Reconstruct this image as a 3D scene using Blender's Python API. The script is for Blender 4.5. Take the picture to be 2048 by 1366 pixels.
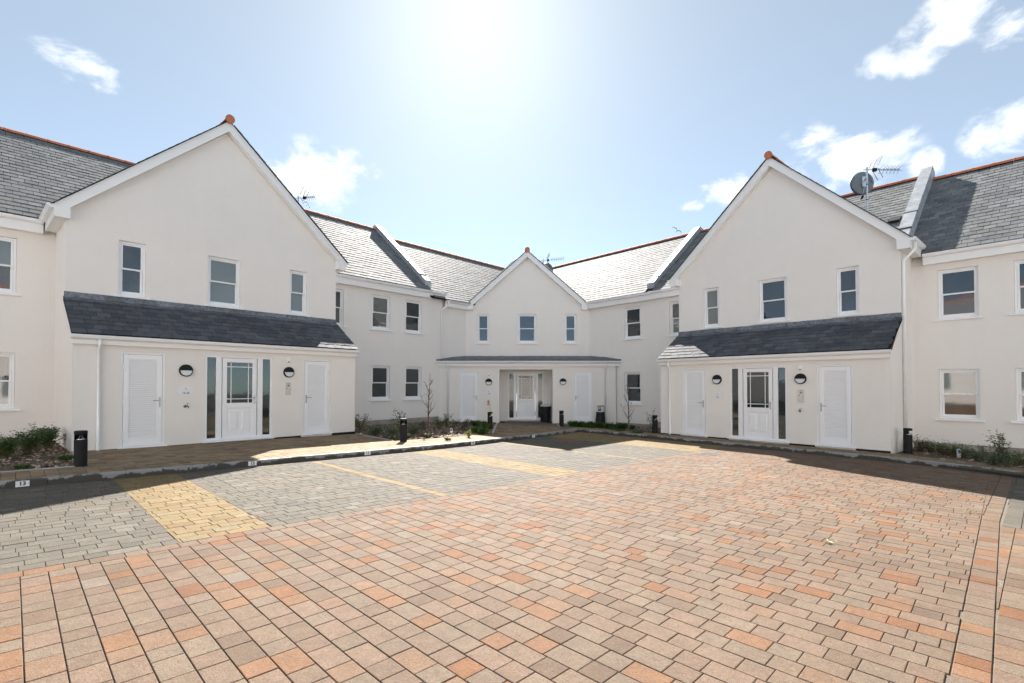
import bpy, math, random
from mathutils import Matrix, Vector
random.seed(11)
rad = math.radians
for _o in list(bpy.data.objects):
    bpy.data.objects.remove(_o)
scene = bpy.context.scene
col = scene.collection

# ------------------------------------------------------------ camera
FPX, PPY, PITCH = 994.77, 756.22, 0.0152        # focal length, principal row (2048 px wide photo), pitch up
CAMZ = 1.5
cam = bpy.data.cameras.new('camera')
cam.sensor_width = 36.0
cam.lens = FPX / 2048 * 36
cam.shift_y = (PPY - 683) / 2048
cam.clip_start = 0.05
cam.clip_end = 4000
camo = bpy.data.objects.new('camera', cam)
camo.location = (0, 0, CAMZ)
camo.rotation_euler = (rad(90) + PITCH, 0, 0)
col.objects.link(camo)
scene.camera = camo

# ------------------------------------------------------------ sky, sun, exposure
SUN_EL, SUN_AZ = rad(38.8), rad(-4.45)          # azimuth measured from +Y towards +X
world = bpy.data.worlds.new('World')
scene.world = world
world.use_nodes = True
nt = world.node_tree
nt.nodes.clear()
def N(tree, kind, **kw):
    n = tree.nodes.new(kind)
    for k, v in kw.items():
        if k == 'inp':
            for i, val in v.items():
                n.inputs[i].default_value = val
        else:
            setattr(n, k, v)
    return n
def math_n(tree, op, a, b=None, c=None, clamp=False):
    n = tree.nodes.new('ShaderNodeMath'); n.operation = op; n.use_clamp = clamp
    for i, x in enumerate((a, b, c)):
        if x is None: continue
        if isinstance(x, (int, float)): n.inputs[i].default_value = x
        else: tree.links.new(x, n.inputs[i])
    return n.outputs[0]
def ray(x, y):
    a = (x - 1024) / FPX; b = (PPY - y) / FPX
    c, s = math.cos(PITCH), math.sin(PITCH)
    return Vector((a, c - b * s, s + b * c))
sky = N(nt, 'ShaderNodeTexSky', sky_type='NISHITA', sun_disc=False, sun_elevation=SUN_EL, sun_rotation=SUN_AZ,
        altitude=20.0, air_density=0.40, dust_density=0.17, ozone_density=1.0)
SKY_STRENGTH = 0.05
CLOUD = (4.4, 4.5, 4.6)
tc = N(nt, 'ShaderNodeTexCoord')
# clouds: soft fields (direction, half sizes in radians-ish) broken up by noise; extra cloud behind the camera, thickened for fill light
fields = [(150, 140, 100, 46), (640, 350, 135, 75), (1915, 35, 105, 58), (1800, 125, 85, 45), (2025, 55, 55, 50),
          (1675, 325, 140, 105), (1845, 340, 38, 50), (1470, 385, 95, 42), (1385, 415, 45, 18), (2010, 268, 72, 78)]
mask = None
for (x, y, hx, hy) in fields:
    d = ray(x, y); L = d.length; d.normalize()
    sub = N(nt, 'ShaderNodeVectorMath', operation='SUBTRACT'); nt.links.new(tc.outputs['Generated'], sub.inputs[0]); sub.inputs[1].default_value = d
    sc = N(nt, 'ShaderNodeVectorMath', operation='MULTIPLY'); nt.links.new(sub.outputs[0], sc.inputs[0])
    kx = FPX * L / hx; kz = FPX * L / hy
    sc.inputs[1].default_value = (kx, kx * .8, kz)
    ln = N(nt, 'ShaderNodeVectorMath', operation='LENGTH'); nt.links.new(sc.outputs[0], ln.inputs[0])
    m = math_n(nt, 'SUBTRACT', 1.0, ln.outputs['Value'], clamp=True)
    mask = m if mask is None else math_n(nt, 'MAXIMUM', mask, m)
wide = N(nt, 'ShaderNodeTexNoise', inp={'Scale': 2.3, 'Detail': 3.0, 'Roughness': .5})
nt.links.new(tc.outputs['Generated'], wide.inputs['Vector'])
sep = N(nt, 'ShaderNodeSeparateXYZ'); nt.links.new(tc.outputs['Generated'], sep.inputs[0])
low = math_n(nt, 'SUBTRACT', wide.outputs['Fac'], .52, clamp=True)
back = math_n(nt, 'MULTIPLY', math_n(nt, 'MULTIPLY', low, 4.0), math_n(nt, 'SUBTRACT', .45, sep.outputs['Y'], clamp=True))
mask = math_n(nt, 'MAXIMUM', mask, back)
mp = N(nt, 'ShaderNodeMapping'); mp.inputs['Scale'].default_value = (1, 1, 1.5); mp.inputs['Location'].default_value = (3.1, 1.7, .6)
nt.links.new(tc.outputs['Generated'], mp.inputs['Vector'])
n1 = N(nt, 'ShaderNodeTexNoise', inp={'Scale': 9.0, 'Detail': 12.0, 'Roughness': .6, 'Distortion': .4})
nt.links.new(mp.outputs[0], n1.inputs['Vector'])
n2 = N(nt, 'ShaderNodeTexNoise', inp={'Scale': 26.0, 'Detail': 6.0, 'Roughness': .6})
nt.links.new(mp.outputs[0], n2.inputs['Vector'])
dens = math_n(nt, 'ADD', math_n(nt, 'MULTIPLY', math_n(nt, 'POWER', mask, .75), 1.08), math_n(nt, 'MULTIPLY', math_n(nt, 'SUBTRACT', n1.outputs['Fac'], .5), 3.4))
dens = math_n(nt, 'ADD', dens, math_n(nt, 'MULTIPLY', math_n(nt, 'SUBTRACT', n2.outputs['Fac'], .5), 1.1))
gate = math_n(nt, 'MULTIPLY', mask, 5.0, clamp=True)
ramp = N(nt, 'ShaderNodeMapRange', interpolation_type='SMOOTHSTEP', inp={'From Min': .30, 'From Max': 1.12})
nt.links.new(dens, ramp.inputs['Value'])
fac = math_n(nt, 'MULTIPLY', math_n(nt, 'MULTIPLY', ramp.outputs[0], gate), .92)
mix = N(nt, 'ShaderNodeMix', data_type='RGBA')
nt.links.new(fac, mix.inputs['Factor'])
veil = N(nt, 'ShaderNodeMix', data_type='RGBA'); veil.inputs['Factor'].default_value = .40      # thin high haze over the whole sky
veil.inputs['B'].default_value = (2.4, 2.52, 2.46, 1)
tint = N(nt, 'ShaderNodeMix', data_type='RGBA', blend_type='MULTIPLY'); tint.inputs['Factor'].default_value = 1.0; tint.inputs['B'].default_value = (.97, 1.05, .92, 1)
nt.links.new(sky.outputs[0], tint.inputs['A']); nt.links.new(tint.outputs['Result'], veil.inputs['A'])
nt.links.new(veil.outputs['Result'], mix.inputs['A'])
shade = N(nt, 'ShaderNodeMix', data_type='RGBA'); shade.inputs['A'].default_value = (*CLOUD, 1); shade.inputs['B'].default_value = (3.2, 3.38, 3.5, 1)
nt.links.new(math_n(nt, 'MULTIPLY', math_n(nt, 'SUBTRACT', n2.outputs['Fac'], .42, clamp=True), 3.0, clamp=True), shade.inputs['Factor'])
nt.links.new(shade.outputs['Result'], mix.inputs['B'])
bg = N(nt, 'ShaderNodeBackground', inp={'Strength': SKY_STRENGTH})
nt.links.new(mix.outputs['Result'], bg.inputs['Color'])
wo = N(nt, 'ShaderNodeOutputWorld')
nt.links.new(bg.outputs[0], wo.inputs['Surface'])

sun = bpy.data.lights.new('sun', 'SUN')
sun.energy = 2.7
sun.angle = rad(0.53)
sun.color = (1.0, 0.94, 0.87)
suno = bpy.data.objects.new('sun', sun)
sdir = Vector((math.sin(SUN_AZ) * math.cos(SUN_EL), math.cos(SUN_AZ) * math.cos(SUN_EL), math.sin(SUN_EL)))
suno.rotation_euler = sdir.to_track_quat('Z', 'Y').to_euler()
suno.location = (0, 0, 40)
col.objects.link(suno)
vs = scene.view_settings
vs.view_transform = 'Standard'
vs.look = 'None'
vs.gamma = 1.0
vs.use_curve_mapping = False
vs.exposure = 2.66

# ------------------------------------------------------------ materials
MATS = {}
def M(name, base=(.5, .5, .5), rough=.5, attr=False, noise=None, bump=None, metal=0.0, spec=.5, speck=None, coat=0.0, ior=None, sub=None):
    m = bpy.data.materials.new(name); m.use_nodes = True
    t = m.node_tree; b = t.nodes['Principled BSDF']
    b.inputs['Roughness'].default_value = rough
    b.inputs['Metallic'].default_value = metal
    b.inputs['Specular IOR Level'].default_value = spec
    b.inputs['Coat Weight'].default_value = coat
    b.inputs['Coat Roughness'].default_value = .03
    if ior: b.inputs['IOR'].default_value = ior
    geo = N(t, 'ShaderNodeNewGeometry')
    if attr:
        a = N(t, 'ShaderNodeAttribute', attribute_name='Col'); c = a.outputs['Color']
    else:
        r = N(t, 'ShaderNodeRGB'); r.outputs[0].default_value = (*base, 1); c = r.outputs[0]
    for (scale, amt, det) in (noise or ()):
        tx = N(t, 'ShaderNodeTexNoise', inp={'Scale': scale, 'Detail': det, 'Roughness': .6})
        t.links.new(geo.outputs['Position'], tx.inputs['Vector'])
        mr = N(t, 'ShaderNodeMapRange', inp={'From Min': .25, 'From Max': .75, 'To Min': 1 - amt, 'To Max': 1 + amt})
        t.links.new(tx.outputs['Fac'], mr.inputs['Value'])
        vm = N(t, 'ShaderNodeVectorMath', operation='SCALE')
        t.links.new(c, vm.inputs[0]); t.links.new(mr.outputs[0], vm.inputs['Scale'])
        c = vm.outputs[0]
    if sub:                                     # faint vertical rain streaks
        mpn = N(t, 'ShaderNodeMapping'); mpn.inputs['Scale'].default_value = (7, 7, .45); t.links.new(geo.outputs['Position'], mpn.inputs['Vector'])
        tx = N(t, 'ShaderNodeTexNoise', inp={'Scale': 1.0, 'Detail': 5.0, 'Roughness': .65}); t.links.new(mpn.outputs[0], tx.inputs['Vector'])
        mr = N(t, 'ShaderNodeMapRange', inp={'From Min': .5, 'From Max': .78, 'To Min': 1, 'To Max': 1 - sub}); t.links.new(tx.outputs['Fac'], mr.inputs['Value'])
        vm = N(t, 'ShaderNodeVectorMath', operation='SCALE'); t.links.new(c, vm.inputs[0]); t.links.new(mr.outputs[0], vm.inputs['Scale']); c = vm.outputs[0]
    if speck:
        scale, thr, colr = speck
        tx = N(t, 'ShaderNodeTexNoise', inp={'Scale': scale, 'Detail': 2.0})
        t.links.new(geo.outputs['Position'], tx.inputs['Vector'])
        mr = N(t, 'ShaderNodeMapRange', inp={'From Min': thr, 'From Max': thr + .05})
        t.links.new(tx.outputs['Fac'], mr.inputs['Value'])
        mx = N(t, 'ShaderNodeMix', data_type='RGBA'); mx.inputs['B'].default_value = (*colr, 1)
        t.links.new(mr.outputs[0], mx.inputs['Factor']); t.links.new(c, mx.inputs['A'])
        c = mx.outputs['Result']
    t.links.new(c, b.inputs['Base Color'])
    if bump:
        scale, strength, dist = bump
        tx = N(t, 'ShaderNodeTexNoise', inp={'Scale': scale, 'Detail': 4.0, 'Roughness': .6})
        t.links.new(geo.outputs['Position'], tx.inputs['Vector'])
        bn = N(t, 'ShaderNodeBump', inp={'Strength': strength, 'Distance': dist})
        t.links.new(tx.outputs['Fac'], bn.inputs['Height'])
        t.links.new(bn.outputs[0], b.inputs['Normal'])
    MATS[name] = m
    return m
M('render', (.86, .818, .775), .9, noise=((.35, .02, 5), (2.2, .012, 4), (60, .025, 2)), bump=(130, .6, .006), spec=.2, sub=.022)
M('upvc', (.89, .89, .90), .32, noise=((3, .015, 2),))
M('fascia', (.87, .865, .86), .38, noise=((2, .02, 3),))
M('plinth', (.36, .33, .28), .85, noise=((3, .25, 4), (14, .15, 3)), bump=(60, .4, .004))
M('slate', attr=True, rough=.74, noise=((1.2, .12, 3), (7, .16, 4), (40, .12, 3)), bump=(45, .4, .006), spec=.1)
M('slate_base', (.018, .019, .022), .8, spec=.1)
M('lead', (.34, .365, .39), .5, noise=((2.5, .22, 4), (11, .25, 4)), bump=(9, .35, .012), metal=.0)
M('lead_worn', (.15, .165, .19), .5, noise=((1.1, .35, 4), (4, .4, 4), (17, .6, 4)), bump=(12, .4, .01), metal=.2)
M('terracotta', (.50, .17, .085), .75, noise=((5, .16, 3), (40, .1, 2)), bump=(80, .3, .003))
M('paver', attr=True, rough=.82, noise=((.35, .13, 5), (2.4, .07, 4), (9, .12, 4), (38, .14, 3), (110, .26, 2)), speck=(75, .62, (.10, .082, .068)), bump=(120, .8, .008), spec=.15)
M('paver_path', attr=True, rough=.8, noise=((2.2, .16, 3), (14, .12, 4), (50, .14, 2)), bump=(120, .6, .005), spec=.15)
M('sand', (.125, .105, .082), .95, noise=((30, .3, 3), (230, .55, 2)), bump=(260, .9, .004))
M('asphalt', (.06, .06, .06), .9, noise=((2, .2, 3), (60, .3, 2)), bump=(120, .6, .004))
M('render_grey', (.46, .46, .43), .9, noise=((.5, .15, 4),))
M('kerb', (.36, .37, .37), .8, noise=((3, .12, 3), (90, .14, 2)), bump=(160, .5, .003))
M('mulch_soil', (.10, .075, .055), .95, noise=((12, .35, 4), (70, .4, 2)), bump=(45, 1.0, .02))
M('chip', attr=True, rough=.85, noise=((60, .2, 2),))
M('leaf', attr=True, rough=.45, noise=((30, .15, 2),), spec=.4)
M('bark', (.15, .11, .085), .85, noise=((25, .3, 3),), bump=(60, .6, .004))
M('black', (.014, .014, .016), .6, spec=.22, noise=((20, .1, 2),), bump=(200, .15, .001))
M('black_plastic', (.012, .013, .015), .5, spec=.25, noise=((9, .3, 3),))
M('glass', (.022, .028, .03), .015, spec=.75, coat=1.0, noise=((.9, .6, 3),), bump=(2.4, .09, .02))
M('glass_blind', (.17, .195, .19), .03, spec=.6, coat=1.0, noise=((1.5, .1, 2),), bump=(1.6, .05, .02))
M('glass_light', (.20, .21, .20), .03, spec=.6, coat=1.0, noise=((1.1, .25, 2),), bump=(1.9, .06, .02))  # pale reflection of the buildings opposite, put into the pane colour
M('glass_warm', (.09, .06, .042), .03, spec=.6, coat=1.0, noise=((2.5, .2, 3),), bump=(1.6, .05, .02))  # brown reflection of the paving, put into the pane colour
M('diffuser', (.70, .72, .74), .3, coat=.3)
M('chrome', (.55, .55, .56), .25, metal=1.0)
M('steel', (.42, .43, .45), .35, metal=.9)
M('silver_panel', (.62, .58, .51), .38, metal=.35)
M('galv', (.62, .64, .67), .32, metal=.8)
M('dish', (.16, .19, .22), .42, noise=((6, .1, 3),))
M('brass', (.20, .15, .08), .4, metal=.8)
M('orange', (.75, .22, .02), .45)
M('yellow', (.78, .66, .04), .5)
M('blue', (.02, .09, .32), .4)
M('ink', (.03, .035, .06), .6)
M('gold', (.62, .40, .27), .6)
M('pale_gold', (.66, .60, .52), .6)
M('sign_white', (.84, .84, .85), .35, coat=.2)
M('rust', (.22, .09, .035), .8, noise=((30, .4, 3),), bump=(90, .6, .003))
M('iron', (.10, .095, .09), .6, noise=((30, .3, 3),), metal=.4)
M('gull', (.72, .72, .71), .7)
M('gull_wing', (.33, .35, .37), .7)
M('bag', (.55, .62, .66), .2, coat=.5)
M('tin', (.72, .73, .74), .35)
M('concrete', (.40, .40, .385), .85, noise=((4, .12, 3), (40, .12, 2)), bump=(90, .4, .003))

# ------------------------------------------------------------ helpers
WM = {}
def link(name, data, W=None, parent=None):
    o = bpy.data.objects.new(name, data); col.objects.link(o)
    W = W.copy() if W is not None else (WM[parent.name].copy() if parent else Matrix())
    WM[o.name] = W
    if parent:
        o.parent = parent
        o.matrix_basis = WM[parent.name].inverted() @ W
    else:
        o.matrix_basis = W
    return o
def tag(o, label, cat, group=None):
    o['label'] = label; o['category'] = cat
    if group: o['group'] = group
    return o
def thing(name, label, cat, loc, group=None):
    return tag(link(name, None, Matrix.Translation(Vector(loc))), label, cat, group)
ident = lambda x, y, z: Vector((x, y, z))
class MB:
    def __init__(s): s.v = []; s.f = []; s.c = []
    def add(s, pts, faces, c=None):
        n = len(s.v); s.v += [tuple(p) for p in pts]; s.f += [tuple(i + n for i in f) for f in faces]
        s.c += [c or (1, 1, 1)] * len(pts); return s
    def box(s, T, x0, x1, y0, y1, z0, z1, c=None):
        P = [T(x, y, z) for z in (z0, z1) for (x, y) in ((x0, y0), (x1, y0), (x1, y1), (x0, y1))]
        return s.add(P, [(3, 2, 1, 0), (4, 5, 6, 7), (0, 1, 5, 4), (1, 2, 6, 5), (2, 3, 7, 6), (3, 0, 4, 7)], c)
    def prism(s, T, poly, y0, y1, c=None):          # polygon in (x, z), extruded along y
        n = len(poly); P = [T(x, y0, z) for x, z in poly] + [T(x, y1, z) for x, z in poly]
        return s.add(P, [tuple(range(n)), tuple(range(2 * n - 1, n - 1, -1))] + [((i + 1) % n, i, i + n, (i + 1) % n + n) for i in range(n)], c)
    def prism_x(s, T, poly, x0, x1, c=None):        # polygon in (y, z), extruded along x
        n = len(poly); P = [T(x0, y, z) for y, z in poly] + [T(x1, y, z) for y, z in poly]
        return s.add(P, [tuple(range(n)), tuple(range(2 * n - 1, n - 1, -1))] + [((i + 1) % n, i, i + n, (i + 1) % n + n) for i in range(n)], c)
    def prism_z(s, poly, z0f, z1f, c=None):         # world xy polygon between two height functions
        n = len(poly); P = [(x, y, z0f(x, y)) for x, y in poly] + [(x, y, z1f(x, y)) for x, y in poly]
        return s.add(P, [tuple(range(n - 1, -1, -1)), tuple(range(n, 2 * n))] + [(i, (i + 1) % n, (i + 1) % n + n, i + n) for i in range(n)], c)
    def tube(s, path, r, seg=8, c=None, cap=True):
        path = [Vector(p) for p in path]; n = len(path); rs = r if isinstance(r, (list, tuple)) else [r] * n
        P = []; up = None
        for i, p in enumerate(path):
            t = (path[min(i + 1, n - 1)] - path[max(i - 1, 0)]).normalized()
            if up is None:
                up = Vector((0, 0, 1)) if abs(t.z) < .9 else Vector((1, 0, 0))
            a = t.cross(up).normalized(); up = a.cross(t).normalized()
            for k in range(seg):
                an = 2 * math.pi * k / seg
                P.append(p + a * (math.cos(an) * rs[i]) + up * (math.sin(an) * rs[i]))
        F = [(i * seg + k, i * seg + (k + 1) % seg, (i + 1) * seg + (k + 1) % seg, (i + 1) * seg + k) for i in range(n - 1) for k in range(seg)]
        if cap: F += [tuple(range(seg - 1, -1, -1)), tuple((n - 1) * seg + k for k in range(seg))]
        return s.add(P, F, c)
    def lathe(s, T, prof, seg=20, c=None, cap=True, wob=None):   # prof: (r, h) about local z through T
        n = len(prof); P = []
        for i, (r, h) in enumerate(prof):
            for k in range(seg):
                an = 2 * math.pi * k / seg; rr = r * (wob(k, i) if wob else 1)
                P.append(T(rr * math.cos(an), rr * math.sin(an), h))
        F = [(i * seg + k, i * seg + (k + 1) % seg, (i + 1) * seg + (k + 1) % seg, (i + 1) * seg + k) for i in range(n - 1) for k in range(seg)]
        if cap: F += [tuple(range(seg - 1, -1, -1)), tuple((n - 1) * seg + k for k in range(seg))]
        return s.add(P, F, c)
    def mesh(s, name, mat, W=None, smooth=False, colour=False):
        inv = W.inverted() if W is not None else None
        me = bpy.data.meshes.new(name)
        me.from_pydata([tuple(inv @ Vector(p)) for p in s.v] if inv is not None else s.v, [], s.f)
        me.materials.append(MATS[mat])
        if colour:
            a = me.color_attributes.new('Col', 'FLOAT_COLOR', 'POINT')
            a.data.foreach_set('color', [k for c in s.c for k in (c[0], c[1], c[2], 1.0)])
        if smooth: me.polygons.foreach_set('use_smooth', [True] * len(me.polygons))
        me.update()
        return me
    def build(s, name, mat, parent=None, W=None, smooth=False, colour=False):
        if W is None: W = WM[parent.name].copy() if parent else Matrix()
        return link(name, s.mesh(name, mat, W, smooth, colour), W, parent)
class Frame:                                    # building axes: s along a facade, c away from the camera, z up (0 = camera height)
    def __init__(f, d, n):
        f.d = Vector((d[0], d[1], 0)); f.n = Vector((n[0], n[1], 0))
    def __call__(f, s, c, z): return f.d * s + f.n * c + Vector((0, 0, z + CAMZ))
    def at(f, s, c, z):
        p = f(s, c, z)
        return Matrix(((f.d.x, f.n.x, 0, p.x), (f.d.y, f.n.y, 0, p.y), (0, 0, 1, p.z), (0, 0, 0, 1)))
AL, AR = .7286, .7221
FL = Frame((math.sin(AL), math.cos(AL)), (-math.cos(AL), math.sin(AL)))
FR = Frame((math.sin(AR), -math.cos(AR)), (math.cos(AR), math.sin(AR)))
FC = Frame((1, 0), (0, 1))
def project(p):
    X, Y, Z = p[0], p[1], p[2] - CAMZ
    c, s = math.cos(PITCH), math.sin(PITCH)
    yc = Y * c + Z * s; zc = -Y * s + Z * c
    if yc < .3: return None
    return 1024 + FPX * X / yc, PPY - FPX * zc / yc
def pix_area(pts):
    q = [project(p) for p in pts]
    if any(k is None for k in q): return 0
    cx = sum(k[0] for k in q) / len(q); cy = sum(k[1] for k in q) / len(q)
    if not (-10 < cx < 2058 and -10 < cy < 1376): return 0
    return abs(sum(q[i][0] * q[(i + 1) % len(q)][1] - q[(i + 1) % len(q)][0] * q[i][1] for i in range(len(q)))) / 2
GX, GY = -.01426, -.00756
gz = lambda x, y: GX * x + GY * y               # level of the parking court (world z)
pz = lambda x, y: GX * x + GY * y + .10         # level of the footpaths
def ground_at(px, py, lift=.10):
    r = ray(px, py); k = (lift - CAMZ) / (r.z - GX * r.x - GY * r.y)
    p = r * k; return Vector((p.x, p.y, gz(p.x, p.y) + lift))
def jit(c, a): 
    k = 1 + random.uniform(-a, a); return tuple(x * k for x in c)
# ------------------------------------------------------------ ground, paving, kerbs
O2 = Vector((-2.558, 5.335)); A2 = rad(44.8)
U2 = Vector((math.sin(A2), math.cos(A2))); V2 = Vector((math.cos(A2), -math.sin(A2)))
def UV(u, v): p = O2 + U2 * u + V2 * v; return (p.x, p.y)
def ccw(poly):
    a = sum(poly[i][0] * poly[(i + 1) % len(poly)][1] - poly[(i + 1) % len(poly)][0] * poly[i][1] for i in range(len(poly)))
    return list(poly) if a > 0 else list(poly)[::-1]
def clip(poly, conv):
    out = poly
    for i in range(len(conv)):
        a, b = conv[i], conv[(i + 1) % len(conv)]; src = out; out = []
        if not src: break
        side = lambda p: (b[0] - a[0]) * (p[1] - a[1]) - (b[1] - a[1]) * (p[0] - a[0])
        for j in range(len(src)):
            p, q = src[j], src[(j + 1) % len(src)]; sp, sq = side(p), side(q)
            if sp >= 0: out.append(p)
            if (sp >= 0) != (sq >= 0):
                t = sp / (sp - sq); out.append((p[0] + (q[0] - p[0]) * t, p[1] + (q[1] - p[1]) * t))
    return out
def parea(p): return abs(sum(p[i][0] * p[(i + 1) % len(p)][1] - p[(i + 1) % len(p)][0] * p[i][1] for i in range(len(p)))) / 2
def block(mb, poly, zf, c, dz=0.0, ch=.0035):
    n = len(poly); cx = sum(p[0] for p in poly) / n; cy = sum(p[1] for p in poly) / n
    ins = []
    for (x, y) in poly:
        d = math.hypot(cx - x, cy - y) or 1; k = min(ch * 1.35 / d, .4); ins.append((x + (cx - x) * k, y + (cy - y) * k))
    P = [(x, y, zf(x, y) + dz - .03) for x, y in poly] + [(x, y, zf(x, y) + dz - .0028) for x, y in poly] + [(x, y, zf(x, y) + dz) for x, y in ins]
    F = [tuple(range(2 * n, 3 * n))]
    for i in range(n):
        j = (i + 1) % n
        F += [(i, j, j + n, i + n), (i + n, j + n, j + 2 * n, i + 2 * n)]
    mb.add(P, F, c)
PAL = {
    'red': [((.154, .116, .085), 28), ((.146, .104, .075), 26), ((.156, .108, .079), 20), ((.128, .090, .064), 10), ((.178, .100, .058), 10), ((.162, .080, .042), 6), ((.164, .132, .104), 2), ((.168, .108, .071), 8)],
    'grey': [((.107, .097, .079), 40), ((.099, .091, .076), 25), ((.116, .104, .084), 20), ((.142, .128, .106), 4), ((.121, .098, .072), 4)],
    'yellow': [((.188, .138, .067), 40), ((.198, .149, .076), 25), ((.182, .123, .063), 18), ((.193, .155, .092), 12)],
    'buff': [((0.241, 0.177, 0.107), 35), ((0.219, 0.163, 0.101), 25), ((0.198, 0.138, 0.084), 14), ((0.258, 0.193, 0.120), 16), ((0.246, 0.158, 0.103), 8), ((0.164, 0.107, 0.071), 6)],
    'buffpale': [((0.238, 0.185, 0.125), 35), ((0.214, 0.168, 0.112), 25), ((0.255, 0.202, 0.140), 16), ((0.190, 0.141, 0.098), 10)],
}
def pick(pal): return random.choices([i for i in range(len(PAL[pal]))], [w for _, w in PAL[pal]])[0]
def pave(name, polys, origin, ang, pal, zf, mat='paver', limit=300, row=.16, sizes=(.24, .16), gap=.004, rowgap=.0055, parent=None, minpx=25, base='sand', base_poly=None):
    """rows of blocks running along `ang` (direction from +Y towards +X); rows laid side by side, clipped to convex polygons"""
    polys = [ccw(p) for p in polys]
    allp = [q for p in polys for q in p]
    if parent is None:
        mb = MB()
        for p in (base_poly or polys):
            p = ccw(p); mb.prism_z(p, lambda x, y: zf(x, y) - .05, lambda x, y: zf(x, y) - .009)
        parent = mb.build(name, base); parent['kind'] = 'structure'
    e = Vector((math.sin(ang), math.cos(ang))); f = Vector((math.cos(ang), -math.sin(ang))); og = Vector(origin)
    es = [(Vector(q) - og).dot(e) for q in allp]; fs = [(Vector(q) - og).dot(f) for q in allp]
    cand = []
    i0, i1 = math.floor(min(fs) / row), math.ceil(max(fs) / row)
    for i in range(i0, i1):
        rnd = random.Random(i * 7919 + int(origin[0] * 100))
        t = min(es) - rnd.uniform(0, sum(sizes)) ; k = 0
        while t < max(es):
            L = sizes[k % len(sizes)] ; k += 1
            if rnd.random() < .05: L = rnd.choice(sizes)
            a, b = t + gap / 2, t + L - gap / 2; t += L
            q = [og + e * x + f * y for x, y in ((a, i * row + rowgap / 2), (b, i * row + rowgap / 2), (b, (i + 1) * row - rowgap / 2), (a, (i + 1) * row - rowgap / 2))]
            q = ccw([(p.x, p.y) for p in q]); ar = parea(q)
            for p in polys:
                r = clip(q, p)
                if len(r) < 3: continue
                ra = parea(r)
                if ra < .0016: continue
                cut = ra < ar - 1e-6
                ci = pick(pal)
                px = pix_area([(x, y, zf(x, y)) for x, y in r])
                cand.append((px, r, cut, ci, L))
    cand.sort(key=lambda z: -z[0])
    rest = MB(); n = 0; cache = {}
    for px, r, cut, ci, L in cand:
        c = PAL[pal][ci][0]; dz = random.uniform(-.0015, .0015)
        if px == 0 and min(p[1] for p in r) > 1.0 and abs(sum(p[0] for p in r) / len(r)) > 14: continue
        if n < limit and px > minpx:
            cx = sum(p[0] for p in r) / len(r); cy = sum(p[1] for p in r) / len(r)
            W = Matrix.Translation((cx, cy, zf(cx, cy) + dz))
            key = (ci, L, n % 3)
            if cut or key not in cache:
                mb = MB(); cc = jit(c, .07)
                lz = lambda x, y: zf(x, y) - zf(cx, cy)
                block(mb, r, zf, cc, dz)
                me = mb.mesh('paver', mat, W, colour=True)
                if not cut: cache[key] = me
            else: me = cache[key]
            link('paver', me, W, parent); n += 1
        else:
            block(rest, r, zf, jit(c, .08), dz)
    if rest.f:
        o = rest.build('pavers', mat, parent, colour=True); o['kind'] = 'stuff'
    return parent

g = MB(); S = 260.0
g.add([(x, y, gz(x, y) - .06) for x, y in ((-S, -S), (S, -S), (S, S), (-S, S))], [(0, 1, 2, 3)])
o = g.build('ground', 'asphalt'); o['kind'] = 'structure'

KL = [(-8, -4.40), (5.5, -4.40), (6.7, -4.55), (9.5, -4.88), (12.5, -5.40)]          # left kerb face (u, v)
KR = [(12.5, -5.40), (12.22, -1), (12.02, 2), (11.85, 4), (11.5, 5.2), (10.95, 6.2), (10.2, 7.3)]   # right kerb face
def kl(u):
    for (a, va), (b, vb) in zip(KL, KL[1:]):
        if a <= u <= b: return va + (vb - va) * (u - a) / (b - a)
    return KL[0][1] if u < KL[0][0] else KL[-1][1]
def bay(u0, u1): 
    us = [u0] + [a for a, _ in KL if u0 < a < u1] + [u1]
    return [UV(u0, 0), UV(u1, 0)] + [UV(u, kl(u) + .004) for u in us[::-1]]
# red courtyard: rows run away from the left kerb
RG = [(u, v) for v, u in ((-.72, 12.2), (2, 12.02), (4, 11.85), (5.34, 11.42))]
court = pave('courtyard', [[UV(-9, .16), UV(-9, 5.34), UV(11.42, 5.34), UV(11.85, 4), UV(12.02, 2), UV(12.15, .16)], [UV(6.4, 5.342), UV(11.42, 5.342), UV(11.3, 5.49)]],
             UV(0, .16), A2 + math.pi / 2, 'red', gz, base_poly=[[UV(-9, 0), UV(-9, 12), UV(9, 12), UV(11.3, 5.5), UV(12.02, 2), UV(12.15, 0)]])
# stretcher course along the bays, the edge row and the ground to the right of it
pave('', [[UV(-9, 0), UV(12.12, 0), UV(12.12, .16), UV(-9, .16)]], UV(0, 0), A2, 'red', gz, limit=60, parent=court)
pave('', [[UV(-3, 5.345), UV(6.4, 5.345), UV(6.4, 5.505), UV(-3, 5.505)]], UV(0, 5.345), A2, 'red', gz, limit=50, parent=court)
pave('', [[UV(6.4, 5.345), UV(11.3, 5.50), UV(11.2, 5.66), UV(6.4, 5.505)]], UV(6.4, 5.345), A2 + rad(1.8), 'red', gz, limit=0, parent=court)
pave('', [[UV(-3, 5.51), UV(6.1, 5.51), UV(6.1, 9), UV(-3, 9)]], UV(2.65, 5.51), A2 + rad(2.1), 'red', gz, limit=30, parent=court)
pave('', [[UV(-9, 5.5), UV(-3, 5.5), UV(-3, 12), UV(-9, 12)]], UV(0, 0), A2, 'red', gz, limit=0, parent=court)
pave('parking_bay', [[UV(6.1, 5.52), UV(11.2, 5.68), UV(10.3, 7.2), UV(9, 9), UV(6.1, 9)]], UV(6.1, 5.52), A2 + rad(2.1), 'grey', gz, limit=40,
     base_poly=[[UV(6.1, 5.52), UV(11.2, 5.68), UV(10.3, 7.2), UV(9, 9), UV(6.1, 9)]])
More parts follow.
